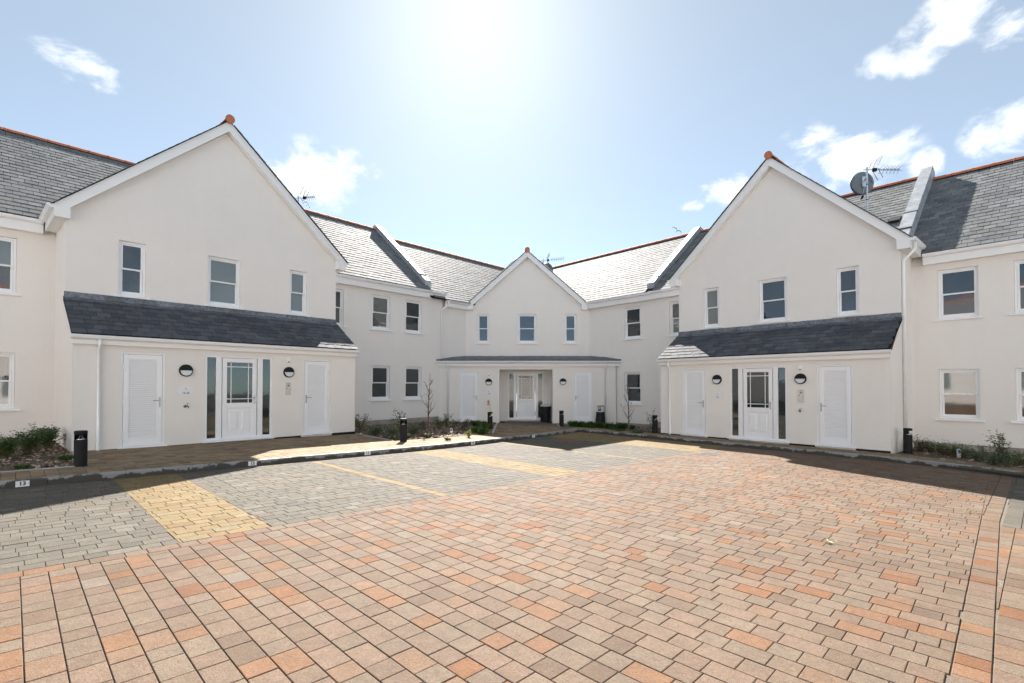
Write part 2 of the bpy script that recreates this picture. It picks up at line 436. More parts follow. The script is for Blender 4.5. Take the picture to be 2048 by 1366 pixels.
for (u0, u1, pal, lim, nm) in ((-8, -5.46, 'grey', 60, 'parking_bay'), (-5.46, -5.3, 'yellow', 0, 'bay_marking'), (-5.3, -3.06, 'grey', 60, 'parking_bay'), (-3.06, -2.90, 'yellow', 20, 'bay_marking'), (-2.90, -.84, 'grey', 300, 'parking_bay'),
                               (-.84, 0, 'yellow', 160, 'bay_marking'), (0, 2.24, 'grey', 300, 'parking_bay'), (2.24, 2.40, 'yellow', 40, 'bay_marking'),
                               (2.40, 4.64, 'grey', 260, 'parking_bay'), (4.64, 5.48, 'yellow', 80, 'bay_marking'), (5.48, 7.72, 'grey', 0, 'parking_bay'),
                               (7.72, 7.88, 'yellow', 0, 'bay_marking'), (7.88, 10.12, 'grey', 0, 'parking_bay')):
    if pal == 'yellow' and u1 - u0 < .2:
        pave(nm, [bay(u0, u1)], UV(u0, 0), A2 + math.pi / 2, pal, gz, limit=lim)
    else:
        pave(nm, [bay(u0, u1)], UV(u0, 0), A2, pal, gz, limit=lim)
pave('bay_marking', [[UV(10.12, 0), UV(12.15, 0), UV(12.22, -1), UV(12.49, -5.38), UV(10.12, kl(10.12))]], UV(10.12, 0), A2, 'yellow', gz, limit=0)

# kerb stones
def kerb_run(pts, side, root, length=.915, wet=.5):
    seglen = [(Vector(UV(*b)) - Vector(UV(*a))).length for a, b in zip(pts, pts[1:])]
    tot = sum(seglen)
    def at(t):
        for (a, b), L in zip(zip(pts, pts[1:]), seglen):
            if t <= L + 1e-6: 
                A, B = Vector(UV(*a)), Vector(UV(*b)); return A + (B - A) * (t / L), (B - A).normalized()
            t -= L
        A, B = Vector(UV(*pts[-2])), Vector(UV(*pts[-1])); return B, (B - A).normalized()
    t = 0
    while t < tot - .05:
        t1 = min(t + length, tot)
        a, d = at(t + .003); b, _ = at(t1 - .003)
        d = (b - a).normalized(); nrm = Vector((-d.y, d.x)) * side
        mb = MB(); W = Matrix.Translation(Vector(((a.x + b.x) / 2, (a.y + b.y) / 2, gz(*((a + b) / 2)) + .05)))
        lift = random.uniform(-.002, .002)
        prof = [(0, -.06), (0, .088), (.012, .104), (.125, .104), (.125, -.06)]
        P = []
        for e in (a, b):
            for (w, h) in prof:
                p = e + nrm * w; P.append((p.x, p.y, gz(p.x, p.y) + h + lift))
        n = 5
        mb.add(P, [tuple(range(n)), tuple(range(2 * n - 1, n - 1, -1))] + [((i + 1) % n, i, i + n, (i + 1) % n + n) for i in range(n)])
        link('kerb_stone', mb.mesh('kerb_stone', 'kerb_wet', W), W, root)
        t = t1
# damp lower faces of the kerb: dark, ragged-edged stain that stays with the stone
km = M('kerb_wet', (.27, .275, .275), .8, noise=((3, .12, 3), (90, .14, 2)), bump=(160, .5, .003))
t = km.node_tree; b = t.nodes['Principled BSDF']
src = b.inputs['Base Color'].links[0].from_socket
geo = N(t, 'ShaderNodeNewGeometry'); sp = N(t, 'ShaderNodeSeparateXYZ'); t.links.new(geo.outputs['Position'], sp.inputs[0])
lvl = math_n(t, 'ADD', math_n(t, 'MULTIPLY', sp.outputs['X'], GX), math_n(t, 'MULTIPLY', sp.outputs['Y'], GY))
h = math_n(t, 'SUBTRACT', sp.outputs['Z'], lvl)
nz = N(t, 'ShaderNodeTexNoise', inp={'Scale': 2.6, 'Detail': 9.0, 'Roughness': .72}); t.links.new(geo.outputs['Position'], nz.inputs['Vector'])
edge = math_n(t, 'MULTIPLY', math_n(t, 'SUBTRACT', nz.outputs['Fac'], .34), .46)
st = N(t, 'ShaderNodeMapRange', inp={'From Min': -.008, 'From Max': .006, 'To Min': 0.0, 'To Max': 1.0})
t.links.new(math_n(t, 'SUBTRACT', edge, h), st.inputs['Value'])
mx = N(t, 'ShaderNodeMix', data_type='RGBA'); mx.inputs['B'].default_value = (.062, .058, .05, 1)
t.links.new(st.outputs[0], mx.inputs['Factor']); t.links.new(src, mx.inputs['A']); t.links.new(mx.outputs['Result'], b.inputs['Base Color'])
hb = MB()
for K in (KL, KR):
    for (p, q) in zip(K, K[1:]):
        P, Q = Vector(UV(*p)), Vector(UV(*q)); d = (Q - P).normalized(); n_ = Vector((-d.y, d.x)) * .125
        hb.prism_z(ccw([tuple(P), tuple(Q), tuple(Q + n_), tuple(P + n_)]), lambda x, y: gz(x, y) - .12, lambda x, y: gz(x, y) - .065)
kroot = hb.build('kerb', 'concrete'); kroot['kind'] = 'structure'
kerb_run(KL, 1, kroot)
kerb_run(KR, 1, kroot)

# footpaths
kb_l = lambda u: kl(u) - .13
path = pave('footpath', [[UV(-8, kb_l(-8)), UV(-1.1, kb_l(-1)), UV(-1.1, -5.5), UV(-8, -5.5)],
                         [UV(-1.1, kb_l(0)), UV(5.1, kb_l(5)), UV(5.1, -5.1), UV(-1.1, -5.1)]],
            UV(0, -4.53), A2 + math.pi / 2, 'buff', pz, mat='paver_path', limit=120,
            base_poly=[[UV(-8, -4.53), UV(5.1, -4.53), UV(5.1, -5.5), UV(-8, -5.5)], [UV(-1.1, -5.5), UV(5.12, -5.5), UV(5.32, -8.5), UV(-1.1, -8.2)],
                       [UV(5.1, -4.53), UV(8.7, -4.9), UV(8.7, -5.85), UV(5.1, -5.85)], [UV(8.7, -4.9), UV(12.62, -5.5), UV(13.3, -6.1), UV(8.7, -5.85)],
                       [(-.58, 15.6), (2.45, 19.0), (1.8, 19.3), (1.8, 22.3), (-.58, 22.3)], [(1.8, 20.2), (4.5, 20.2), (4.5, 21.2), (1.8, 21.2)],
                       [UV(12.62, -5.53), UV(12.16, 2), UV(12.9, 3.9), UV(13.35, -2.6), UV(13.3, -6.1)],
                       [UV(12.0, 4), UV(10.34, 7.4), UV(11.2, 7.4), UV(12.9, 3.9), UV(12.16, 2)]])
pave('', [[UV(-1.1, -5.1), UV(5.12, -5.1), UV(5.32, -8.4), UV(-1.1, -8.1)]], UV(0, -5.1), AL + rad(1), 'buff', pz, mat='paver_path', limit=180, parent=path)
pave('', [[UV(5.1, kb_l(5.2)), UV(8.7, kb_l(8.7)), UV(8.7, -5.85), UV(5.1, -5.85)], [UV(8.7, kb_l(8.7)), UV(12.62, -5.53), UV(13.3, -6.1), UV(8.7, -5.85)]], UV(5, -4.53), A2 + math.pi / 2, 'buff', pz, mat='paver_path', limit=0, parent=path)
pave('', [[(-.58, 15.65), (2.43, 19.02), (1.8, 19.32), (1.8, 22.2), (-.58, 22.2)], [(1.81, 20.3), (4.4, 20.3), (4.4, 21.05), (1.81, 21.05)]], (0, 15), 0, 'buff', pz, mat='paver_path', limit=0, parent=path)
pave('', [[UV(12.63, -5.52), UV(12.17, 2), UV(12.9, 3.85), UV(13.33, -2.6), UV(13.3, -6.1)], [UV(12.17, 2), UV(12.0, 4), UV(11.64, 5.28), UV(12.3, 5.4), UV(12.9, 3.85)],
          [UV(11.64, 5.28), UV(11.08, 6.3), UV(10.34, 7.4), UV(11.2, 7.4), UV(12.3, 5.4)]], UV(12.1, 0), A2 - rad(3), 'buff', pz, mat='paver_path', limit=0, parent=path)

# planting beds
def bed(poly, chips, label_soil):
    poly = ccw(poly); mb = MB()
    mb.prism_z(poly, lambda x, y: pz(x, y) - .12, lambda x, y: pz(x, y) - .004)
    o = mb.build('flower_bed', 'mulch_soil'); o['kind'] = 'structure'
    if chips:
        xs = [p[0] for p in poly]; ys = [p[1] for p in poly]; mb = MB(); n = 0
        while n < chips:
            x, y = random.uniform(min(xs), max(xs)), random.uniform(min(ys), max(ys))
            if not all((poly[(i + 1) % len(poly)][0] - poly[i][0]) * (y - poly[i][1]) - (poly[(i + 1) % len(poly)][1] - poly[i][1]) * (x - poly[i][0]) > .02 for i in range(len(poly))): continue
            n += 1
            a = random.uniform(0, 6.3); l = random.uniform(.012, .04); w = l * random.uniform(.3, .7); t1, t2 = random.uniform(-.5, .5), random.uniform(-.5, .5)
            e = Vector((math.cos(a), math.sin(a), t1)) * l; f = Vector((-math.sin(a), math.cos(a), t2)) * w
            p = Vector((x, y, pz(x, y) + random.uniform(.002, .022)))
            c = random.choice([(.30, .20, .13), (.22, .14, .09), (.40, .29, .20), (.14, .09, .06), (.48, .38, .28)])
            mb.add([p - e - f, p + e - f, p + e + f, p - e + f, p + Vector((0, 0, .008))], [(0, 1, 4), (1, 2, 4), (2, 3, 4), (3, 0, 4)], jit(c, .2))
        s = mb.build('bark_chips', 'chip', o, colour=True); s['kind'] = 'stuff'
    return o
W_ = lambda f, s, c: (f(s, c, 0).x, f(s, c, 0).y)
bed([UV(-8, -5.56), UV(-1.12, -5.56), W_(FL, 1.58, 13.55), W_(FL, 1.6, 16.3), W_(FL, -6, 16.3)], 4200, '')
bed([UV(5.16, -5.91), UV(8.62, -5.9), (-.66, 16.2), (-.66, 21.0), (-3.0, 21.0), W_(FL, 8.1, 16.3), W_(FL, 8.05, 13.6)], 5200, '')
bed([(1.9, 19.32), (4.88, 16.95), W_(FR, -9.2, 14.75), W_(FR, -9.3, 17.2), (4.5, 20.2), (1.9, 20.2)], 900, '')
bed([UV(12.95, 3.95), UV(12.36, 5.4), UV(11.3, 7.3), W_(FR, 4, 17.2), W_(FR, -2.9, 17.2), W_(FR, -2.9, 14.9)], 1500, '')
# pale edging strips beside the beds
ed = MB()
def strip(a, b, w=.05, h=.012):
    a, b = Vector(a), Vector(b); d = (b - a).normalized(); n = Vector((-d.y, d.x)) * w / 2
    ed.prism_z(ccw([tuple(a + n), tuple(b + n), tuple(b - n), tuple(a - n)]), lambda x, y: pz(x, y) - .04, lambda x, y: pz(x, y) + h)
strip(UV(-8, -5.53), UV(-1.1, -5.53)); strip(UV(-1.1, -5.56), W_(FL, 1.62, 13.46)); strip(W_(FL, 8.07, 13.5), UV(5.13, -5.88)); strip((-.62, 15.9), (-.62, 19.9), .07)
strip((1.85, 19.32), (1.85, 20.2), .05)
o = ed.build('edging_strip', 'concrete'); o['kind'] = 'structure'
# ------------------------------------------------------------ building parts
def wall_mesh(mb, F, s0, s1, z0, z1, c, holes=(), depth=.10):
    ss = sorted({s0, s1, *[h[0] for h in holes], *[h[1] for h in holes]}); zs = sorted({z0, z1, *[h[2] for h in holes], *[h[3] for h in holes]})
    for a, b in zip(ss, ss[1:]):
        for p, q in zip(zs, zs[1:]):
            if any(h[0] - 1e-6 <= a and b <= h[1] + 1e-6 and h[2] - 1e-6 <= p and q <= h[3] + 1e-6 for h in holes): continue
            mb.add([F(a, c, p), F(b, c, p), F(b, c, q), F(a, c, q)], [(0, 1, 2, 3)])
    for (a, b, p, q) in holes:
        e = c + depth
        mb.add([F(a, c, p), F(b, c, p), F(b, c, q), F(a, c, q), F(a, e, p), F(b, e, p), F(b, e, q), F(a, e, q)], [(0, 4, 5, 1), (1, 5, 6, 2), (2, 6, 7, 3), (3, 7, 4, 0)])
def bar_frame(mb, x0, x1, z0, z1, w, y0, y1, wb=None, wt=None):
    wb = wb or w; wt = wt or w
    mb.box(ident, x0, x0 + w, y0, y1, z0, z1); mb.box(ident, x1 - w, x1, y0, y1, z0, z1)
    mb.box(ident, x0 + w, x1 - w, y0 + .0015, y1, z0, z0 + wb); mb.box(ident, x0 + w, x1 - w, y0 + .0015, y1, z1 - wt, z1)
WIN = {}
def bevelled(me, w=.004):
    import bmesh
    bm = bmesh.new(); bm.from_mesh(me)
    bmesh.ops.bevel(bm, geom=list(bm.edges), offset=w, segments=1, affect='EDGES', clamp_overlap=True)
    bm.to_mesh(me); bm.free(); return me
def window_set(w, h):
    k = (round(w, 3), round(h, 3))
    if k in WIN: return WIN[k]
    x = w / 2; m = h * .50; r = {}
    b = MB(); bar_frame(b, -x + .002, x - .002, .002, h - .002, .048, .055, .15); r['frame'] = bevelled(b.mesh('window', 'upvc'))
    b = MB(); bar_frame(b, -x + .052, x - .052, m - .02, h - .052, .040, .066, .104, wb=.038)
    for sx in (-1, 1): b.box(ident, sx * (x - .072) - .018, sx * (x - .072) + .018, .068, .10, m - .05, m - .021)
    r['upper_sash'] = bevelled(b.mesh('upper_sash', 'upvc'))
    b = MB(); bar_frame(b, -x + .052, x - .052, .052, m + .012, .044, .108, .145, wb=.062, wt=.032)
    b.box(ident, -.16 * w - .02, -.16 * w + .02, .098, .1075, m - .004, m + .022); b.box(ident, .16 * w - .02, .16 * w + .02, .098, .1075, m - .004, m + .022)
    r['lower_sash'] = bevelled(b.mesh('lower_sash', 'upvc'))
    for pm in ('glass', 'glass_blind', 'glass_light', 'glass_warm'):
        b = MB(); b.box(ident, -x + .088, x - .088, .082, .090, m + .014, h - .088); r['u' + pm] = b.mesh('pane', pm)
        b = MB(); b.box(ident, -x + .092, x - .092, .122, .130, .110, m - .016); r['l' + pm] = b.mesh('pane', pm)
    b = MB(); b.prism_x(ident, [(-.065, -.048), (-.065, -.022), (-.055, -.014), (.054, .0), (.054, -.048)], -x - .085, x + .085); r['sill'] = b.mesh('sill', 'upvc')
    WIN[k] = r; return r
def put_window(root, F, s, c, z, w, h, up='glass', lo=None):
    r = window_set(w, h); W = F.at(s, c, z)
    f = link('window', r['frame'], W, root)
    link('upper_sash', r['upper_sash'], W, f); link('lower_sash', r['lower_sash'], W, f)
    link('pane', r['u' + up], W, f); link('pane', r['l' + (lo or up)], W, f); link('sill', r['sill'], W, f)
    return (s - w / 2, s + w / 2, z, z + h)
DOOR = {}
def handle(mb, x, z, y, sx):
    mb.box(ident, x - .016, x + .016, y - .010, y, z - .12, z + .10)
    mb.tube([(x, y - .008, z + .03), (x, y - .05, z + .03), (x + sx * .03, y - .055, z + .03), (x + sx * .13, y - .055, z + .03)], .0095, 8)
def louvre_door(root, F, s, c, z, hinge):       # hinge -1: left, 1: right
    w, h = .814, 2.10; x = w / 2; W = F.at(s, c, z)
    if hinge not in DOOR:
        r = {}; b = MB(); bar_frame(b, -x, x, .03, h, .045, .015, .10); r['f'] = bevelled(b.mesh('louvre_door', 'upvc'))
        b = MB(); bar_frame(b, -x + .052, x - .052, .045, h - .052, .088, .005, .07, wb=.15, wt=.10)
        b.box(ident, -x + .14, x - .14, .066, .072, .19, h - .15); r['leaf'] = bevelled(b.mesh('leaf', 'upvc'))
        b = MB(); bar_frame(b, -x + .141, x - .141, .196, h - .153, .016, .014, .05); r['bead'] = b.mesh('bead', 'upvc')
        sl = (h - .153 - .196 - .032) / 38
        b = MB(); b.prism_x(ident, [(.020, 0), (.018, sl * .30), (.040, sl * 1.04), (.044, sl * .95), (.030, 0)], -x + .157, x - .157); r['slat'] = b.mesh('slat', 'upvc')
        r['sl'] = sl
        b = MB(); b.box(ident, -.016, .016, -.022, .018, 0, .105); r['hinge'] = bevelled(b.mesh('hinge', 'upvc'), .006)
        b = MB(); handle(b, -hinge * (x - .098), 1.0, .004, hinge); r['handle'] = b.mesh('handle', 'steel')
        b = MB(); b.prism_x(ident, [(-.07, -.012), (-.07, .008), (.012, .028), (.10, .028), (.10, -.012)], -x - .05, x + .05); r['sill'] = b.mesh('threshold', 'upvc')
        DOOR[hinge] = r
    r = DOOR[hinge]; d = link('louvre_door', r['f'], W, root)
    lf = link('leaf', r['leaf'], W, d); link('bead', r['bead'], W, d)
    for k in range(38): link('slat', r['slat'], W @ Matrix.Translation((0, 0, .213 + k * r['sl'])), d)
    for hz in (.20, .95, 1.72): link('hinge', r['hinge'], W @ Matrix.Translation((hinge * (x - .047), .004, hz)), d)
    link('handle', r['handle'], W, d); link('threshold', r['sill'], W, d)
    return (s - x, s + x, z, z + h)
def main_door(root, F, s, c, z, hside):
    w, h = 1.575, 2.10; x = w / 2; W = F.at(s, c, z); key = ('m', hside)
    if key not in DOOR:
        r = {}; b = MB(); bar_frame(b, -x, x, .03, h, .045, .01, .11, wb=.05)
        for sx in (-1, 1): b.box(ident, sx * .486 - .062, sx * .486 + .062, .004, .11, .08, h - .045)
        r['f'] = bevelled(b.mesh('entrance_door', 'upvc'))
        for pm in ('glass', 'glass_light', 'glass_blind'):
            b = MB(); b.box(ident, -.105, .105, .05, .06, .085, h - .05); r['s' + pm] = b.mesh('side_pane', pm)
            b = MB(); b.box(ident, -.30, .30, .036, .046, .93, 1.935); r['p' + pm] = b.mesh('pane', pm)
        b = MB(); bar_frame(b, -.405, .405, .055, h - .052, .105, .016, .075, wb=.135, wt=.105)
        b.box(ident, -.30, .30, .0175, .075, .80, .93)
        b.box(ident, -.301, .301, .035, .07, .189, .801); r['leaf'] = bevelled(b.mesh('leaf', 'upvc'), .006)
        b = MB()
        for (a0, a1) in ((-.262, -.035), (.035, .262)):
            o_ = [(a0, .235), (a1, .235), (a1, .755), (a0, .755)]; i_ = [(a0 + .03, .265), (a1 - .03, .265), (a1 - .03, .725), (a0 + .03, .725)]
            g_ = [(a0 + .008, .243), (a1 - .008, .243), (a1 - .008, .747), (a0 + .008, .747)]
            b2 = MB(); b2.add([ident(p, .034, q) for p, q in o_] + [ident(p, .044, q) for p, q in g_] + [ident(p, .020, q) for p, q in i_],
                  [(0, 1, 5, 4), (1, 2, 6, 5), (2, 3, 7, 6), (3, 0, 4, 7), (4, 5, 9, 8), (5, 6, 10, 9), (6, 7, 11, 10), (7, 4, 8, 11), (8, 9, 10, 11)])
            r['panel%d' % (a0 > 0)] = b2.mesh('panel', 'upvc')
        b = MB(); b.box(ident, -.009, .009, .026, .036, .93, 1.935); r['vbar'] = b.mesh('glazing_bar', 'upvc')
        b = MB(); b.box(ident, -.30, .30, .027, .036, -.009, .009); r['hbar'] = b.mesh('glazing_bar', 'upvc')
        b = MB(); handle(b, hside * .352, 1.02, .016, -hside); r['handle'] = b.mesh('handle', 'chrome')
        b = MB(); b.prism_x(ident, [(-.09, -.012), (-.09, .008), (.012, .028), (.11, .028), (.11, -.012)], -x - .06, x + .06)
        b.box(ident, -.40, .40, .0, .03, .029, .05); r['sill'] = b.mesh('threshold', 'upvc')
        DOOR[key] = r
    r = DOOR[key]; d = link('entrance_door', r['f'], W, root)
    pm = 'glass'
    link('leaf', r['leaf'], W, d); link('pane', r['p' + pm], W, d)
    for sx in (-1, 1): link('side_pane', r['s' + pm], W @ Matrix.Translation((sx * .6365, 0, 0)), d)
    link('panel', r['panel0'], W, d); link('panel', r['panel1'], W, d)
    for sx in (-1, 1): link('glazing_bar', r['vbar'], W @ Matrix.Translation((sx * .205, 0, 0)), d)
    for bz in (1.03, 1.835): link('glazing_bar', r['hbar'], W @ Matrix.Translation((0, 0, bz)), d)
    link('handle', r['handle'], W, d); link('threshold', r['sill'], W, d)
    return (s - x, s + x, z, z + h)

SLC = [(0.176, 0.183, 0.187), (0.156, 0.164, 0.172), (0.195, 0.201, 0.203), (0.160, 0.164, 0.168), (0.187, 0.190, 0.187), (0.140, 0.148, 0.160)]  # main roofs: slate lightened, grazing sunlight partly put into the colour
DARKC = [(.092, .098, .110), (.076, .083, .097), (.108, .113, .124), (.084, .086, .092)]  # porch roofs: darker slate, their shade partly put into the colour
def make_slate_meshes(pal, w, ln):
    r = []
    for c in pal:
        for k in range(2):
            x = w / 2 - .0045; mb = MB(); e = random.uniform(-.005, .005); t = .014 + random.uniform(-.002, .003)
            mb.add([(-x, e, t), (x, -e, t), (x, ln, .002), (-x, ln, .002), (-x, e, t - .011), (x, -e, t - .011)], [(0, 1, 2, 3), (4, 5, 1, 0), (0, 3, 4), (1, 5, 2)], jit(c, .1))
            r.append(mb)
    return r
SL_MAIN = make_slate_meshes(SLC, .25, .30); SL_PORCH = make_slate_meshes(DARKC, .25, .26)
SLM = {}
class Roof:
    """slates of one building: the 300 that show largest are objects, the rest one joined part"""
    def __init__(s, root): s.root = root; s.items = []
    def plane(s, o, e, up, le, lu, proto, gauge=.205, w=.25, keep=None, start=0.0):
        e = e.normalized(); up = up.normalized(); n = e.cross(up).normalized()
        if n.z < 0: n = -n
        rows = int(lu / gauge)
        for i in range(rows):
            x = (-.5 if i % 2 else 0) * w - random.uniform(0, .008); 
            while x < le - w * .3:
                x0 = max(x, 0); x1 = min(x + w, le)
                if x1 - x0 > .05:
                    p = o + e * ((x0 + x1) / 2) + up * (i * gauge) + n * .012
                    if keep is None or keep(p + up * gauge * .5):
                        k = (x1 - x0) / w; a = random.uniform(-.008, .008)
                        ee = (e * math.cos(a) + up * math.sin(a)); uu = (up * math.cos(a) - e * math.sin(a)); til = random.uniform(-.012, .012)
                        uu = (uu + n * til).normalized(); nn = ee.cross(uu)
                        if nn.z < 0: nn = -nn
                        W = Matrix(((ee.x * k, uu.x, nn.x, p.x), (ee.y * k, uu.y, nn.y, p.y), (ee.z * k, uu.z, nn.z, p.z), (0, 0, 0, 1)))
                        q = [p - e * .12, p + e * .12, p + e * .12 + up * gauge, p - e * .12 + up * gauge]
                        face = n.dot(Vector((0, 0, CAMZ)) - p) > 0
                        s.items.append((pix_area(q) if face else 0, W, random.choice(proto)))
                x += w
    def finish(s, roof, limit=300):
        s.items.sort(key=lambda z: -z[0]); rest = MB()
        for i, (a, W, mb) in enumerate(s.items):
            if i < limit and a > 30:
                if id(mb) not in SLM: SLM[id(mb)] = mb.mesh('slate', 'slate', colour=True)
                link('slate', SLM[id(mb)], W, roof)
            else:
                rest.add([W @ Vector(p) for p in mb.v], mb.f, mb.c[0])
        if rest.f:
            o = rest.build('slates', 'slate', roof, colour=True); o['kind'] = 'stuff'
RT = {}
def ridge_tiles(roof, a, b, ln=.455, r=.105, end=False):
    d = (b - a); L = d.length; d.normalize(); side = d.cross(Vector((0, 0, 1))).normalized(); up = side.cross(d)
    n = max(1, round(L / ln)); ln = L / n; key = round(ln, 3)
    if key not in RT:
        mb = MB(); seg = 8; P = []
        for (y, rr) in ((0, r + .006), (.05, r + .006), (.05, r), (ln - .014, r)):
            for k in range(seg + 1):
                an = math.pi * k / seg; P.append((math.cos(an) * rr, y, math.sin(an) * rr - .035))
        F = [(i * (seg + 1) + k, i * (seg + 1) + k + 1, (i + 1) * (seg + 1) + k + 1, (i + 1) * (seg + 1) + k) for i in range(3) for k in range(seg)]
        F += [tuple(range(seg + 1)), tuple(3 * (seg + 1) + k for k in range(seg, -1, -1))]
        mb.add(P, F); RT[key] = mb.mesh('ridge_tile', 'terracotta')
    for i in range(n):
        p = a + d * (ln * i)
        W = Matrix(((side.x, d.x, up.x, p.x), (side.y, d.y, up.y, p.y), (side.z, d.z, up.z, p.z), (0, 0, 0, 1)))
        link('ridge_tile', RT[key], W, roof)
    if end:
        mb = MB(); T = lambda x, y, z: a + side * x + up * y + d * z
        mb.lathe(T, [(.112, -.012), (.112, .05)], 18)
        mb.build('ridge_end_tile', 'terracotta', roof)
GUT = [(0, .0), (0, .085), (-.008, .088), (-.118, .088), (-.122, .078), (-.112, .05), (-.10, .022), (-.075, .004), (-.05, 0)]
def gutter(root, F, s0, s1, c, z, brackets=.95):       # c: fascia face, profile towards the camera
    mb = MB(); mb.prism_x(F, [(c + y, z + q) for y, q in GUT], s0, s1); g_ = mb.build('gutter', 'upvc', root)
    mb = MB(); n = max(1, int((s1 - s0) / brackets))
    bx = [s0 + (i + .5) * (s1 - s0) / n for i in range(n)]
    for x in bx: MB().prism_x(F, [(c + y * 1.05 - .002, z - .003 + q * 1.03) for y, q in GUT], x - .012, x + .012).build('bracket', 'upvc', g_)
    return g_
def gutter_side(root, F, c0, c1, s, z, sx):            # gutter running back along a gable's flank
    mb = MB(); mb.prism(F, [(s - sx * y, z + q) for y, q in GUT], c0, c1); return mb.build('gutter', 'upvc', root)
def downpipe(root, pts, r=.034, clips=()):
    mb = MB(); mb.tube(pts, r, 10); p = mb.build('downpipe', 'upvc', root, smooth=True)
    if clips:
        for q in clips:
            q = Vector(q); MB().lathe(lambda x, y, z: q + Vector((x, y, z)), [(r + .009, -.012), (r + .009, .012)], 12).build('pipe_clip', 'upvc', p)
    return p
def vent_plate(root, F, s, c, z, w=.24, h=.14):
    mb = MB(); mb.box(F, s - w / 2, s + w / 2, c - .012, c + .01, z - h / 2, z + h / 2)
    mb.box(F, s - w / 2 + .02, s + w / 2 - .02, c - .018, c - .011, z - h / 2 + .02, z + h / 2 - .02)
    mb.box(F, s - .012, s + .012, c - .024, c - .017, z - .03, z + .03)
    mb.build('wall_vent', 'render', root)
def parapet(root, F, s, c0, z0, c1, z1, w=.30, up=.26, joints=4, tail=.10):
    """lead-capped fire wall standing up through the roof along the slope"""
    t = (z1 - z0) / (c1 - c0); mb = MB()
    poly = [(c0, z0 - .3), (c0, z0 + .16), (c0 + .02, z0 + up), (c1 - .05, z1 + up), (c1 + .3, z1 + up - .1), (c1 + .3, z1 - .5)]
    mb.prism_x(F, poly, s - w / 2, s + w / 2); p = mb.build('parapet', 'lead', root)
    for k in range(joints + 1):
        c = c0 + .35 + (c1 - c0 - .5) * k / joints; z = z0 + up + (c - c0) * t
        mb = MB(); mb.prism_x(F, [(c, z - .03), (c, z + .006), (c + .04, z + .012 + t * .04), (c + .04, z - .03)], s - w / 2 - .008, s + w / 2 + .008)
        mb.build('lead_joint', 'black', p)
    return p
def slab(mb, F, s0, s1, c0, z0, c1, z1, th=.05):
    mb.prism_x(F, [(c0, z0), (c1, z1), (c1, z1 - th), (c0, z0 - th)], s0, s1)
def eaves(root, F, s0, s1, cw, zg, over=.2, fh=.27, gut=True, drop=0):
    """fascia + soffit + gutter for a wall at cw; zg = gutter top"""
    cf = cw - over; zf = zg - .03
    mb = MB(); mb.box(F, s0, s1, cf, cf + .02, zf - fh, zf); mb.build('fascia', 'fascia', root)
    mb = MB(); mb.box(F, s0 + .002, s1 - .002, cf + .02, cw + .02, zf - fh + .012, zf - fh + .022); mb.build('soffit', 'fascia', root)
    if gut: gutter(root, F, s0, s1, cf, zg - .09)
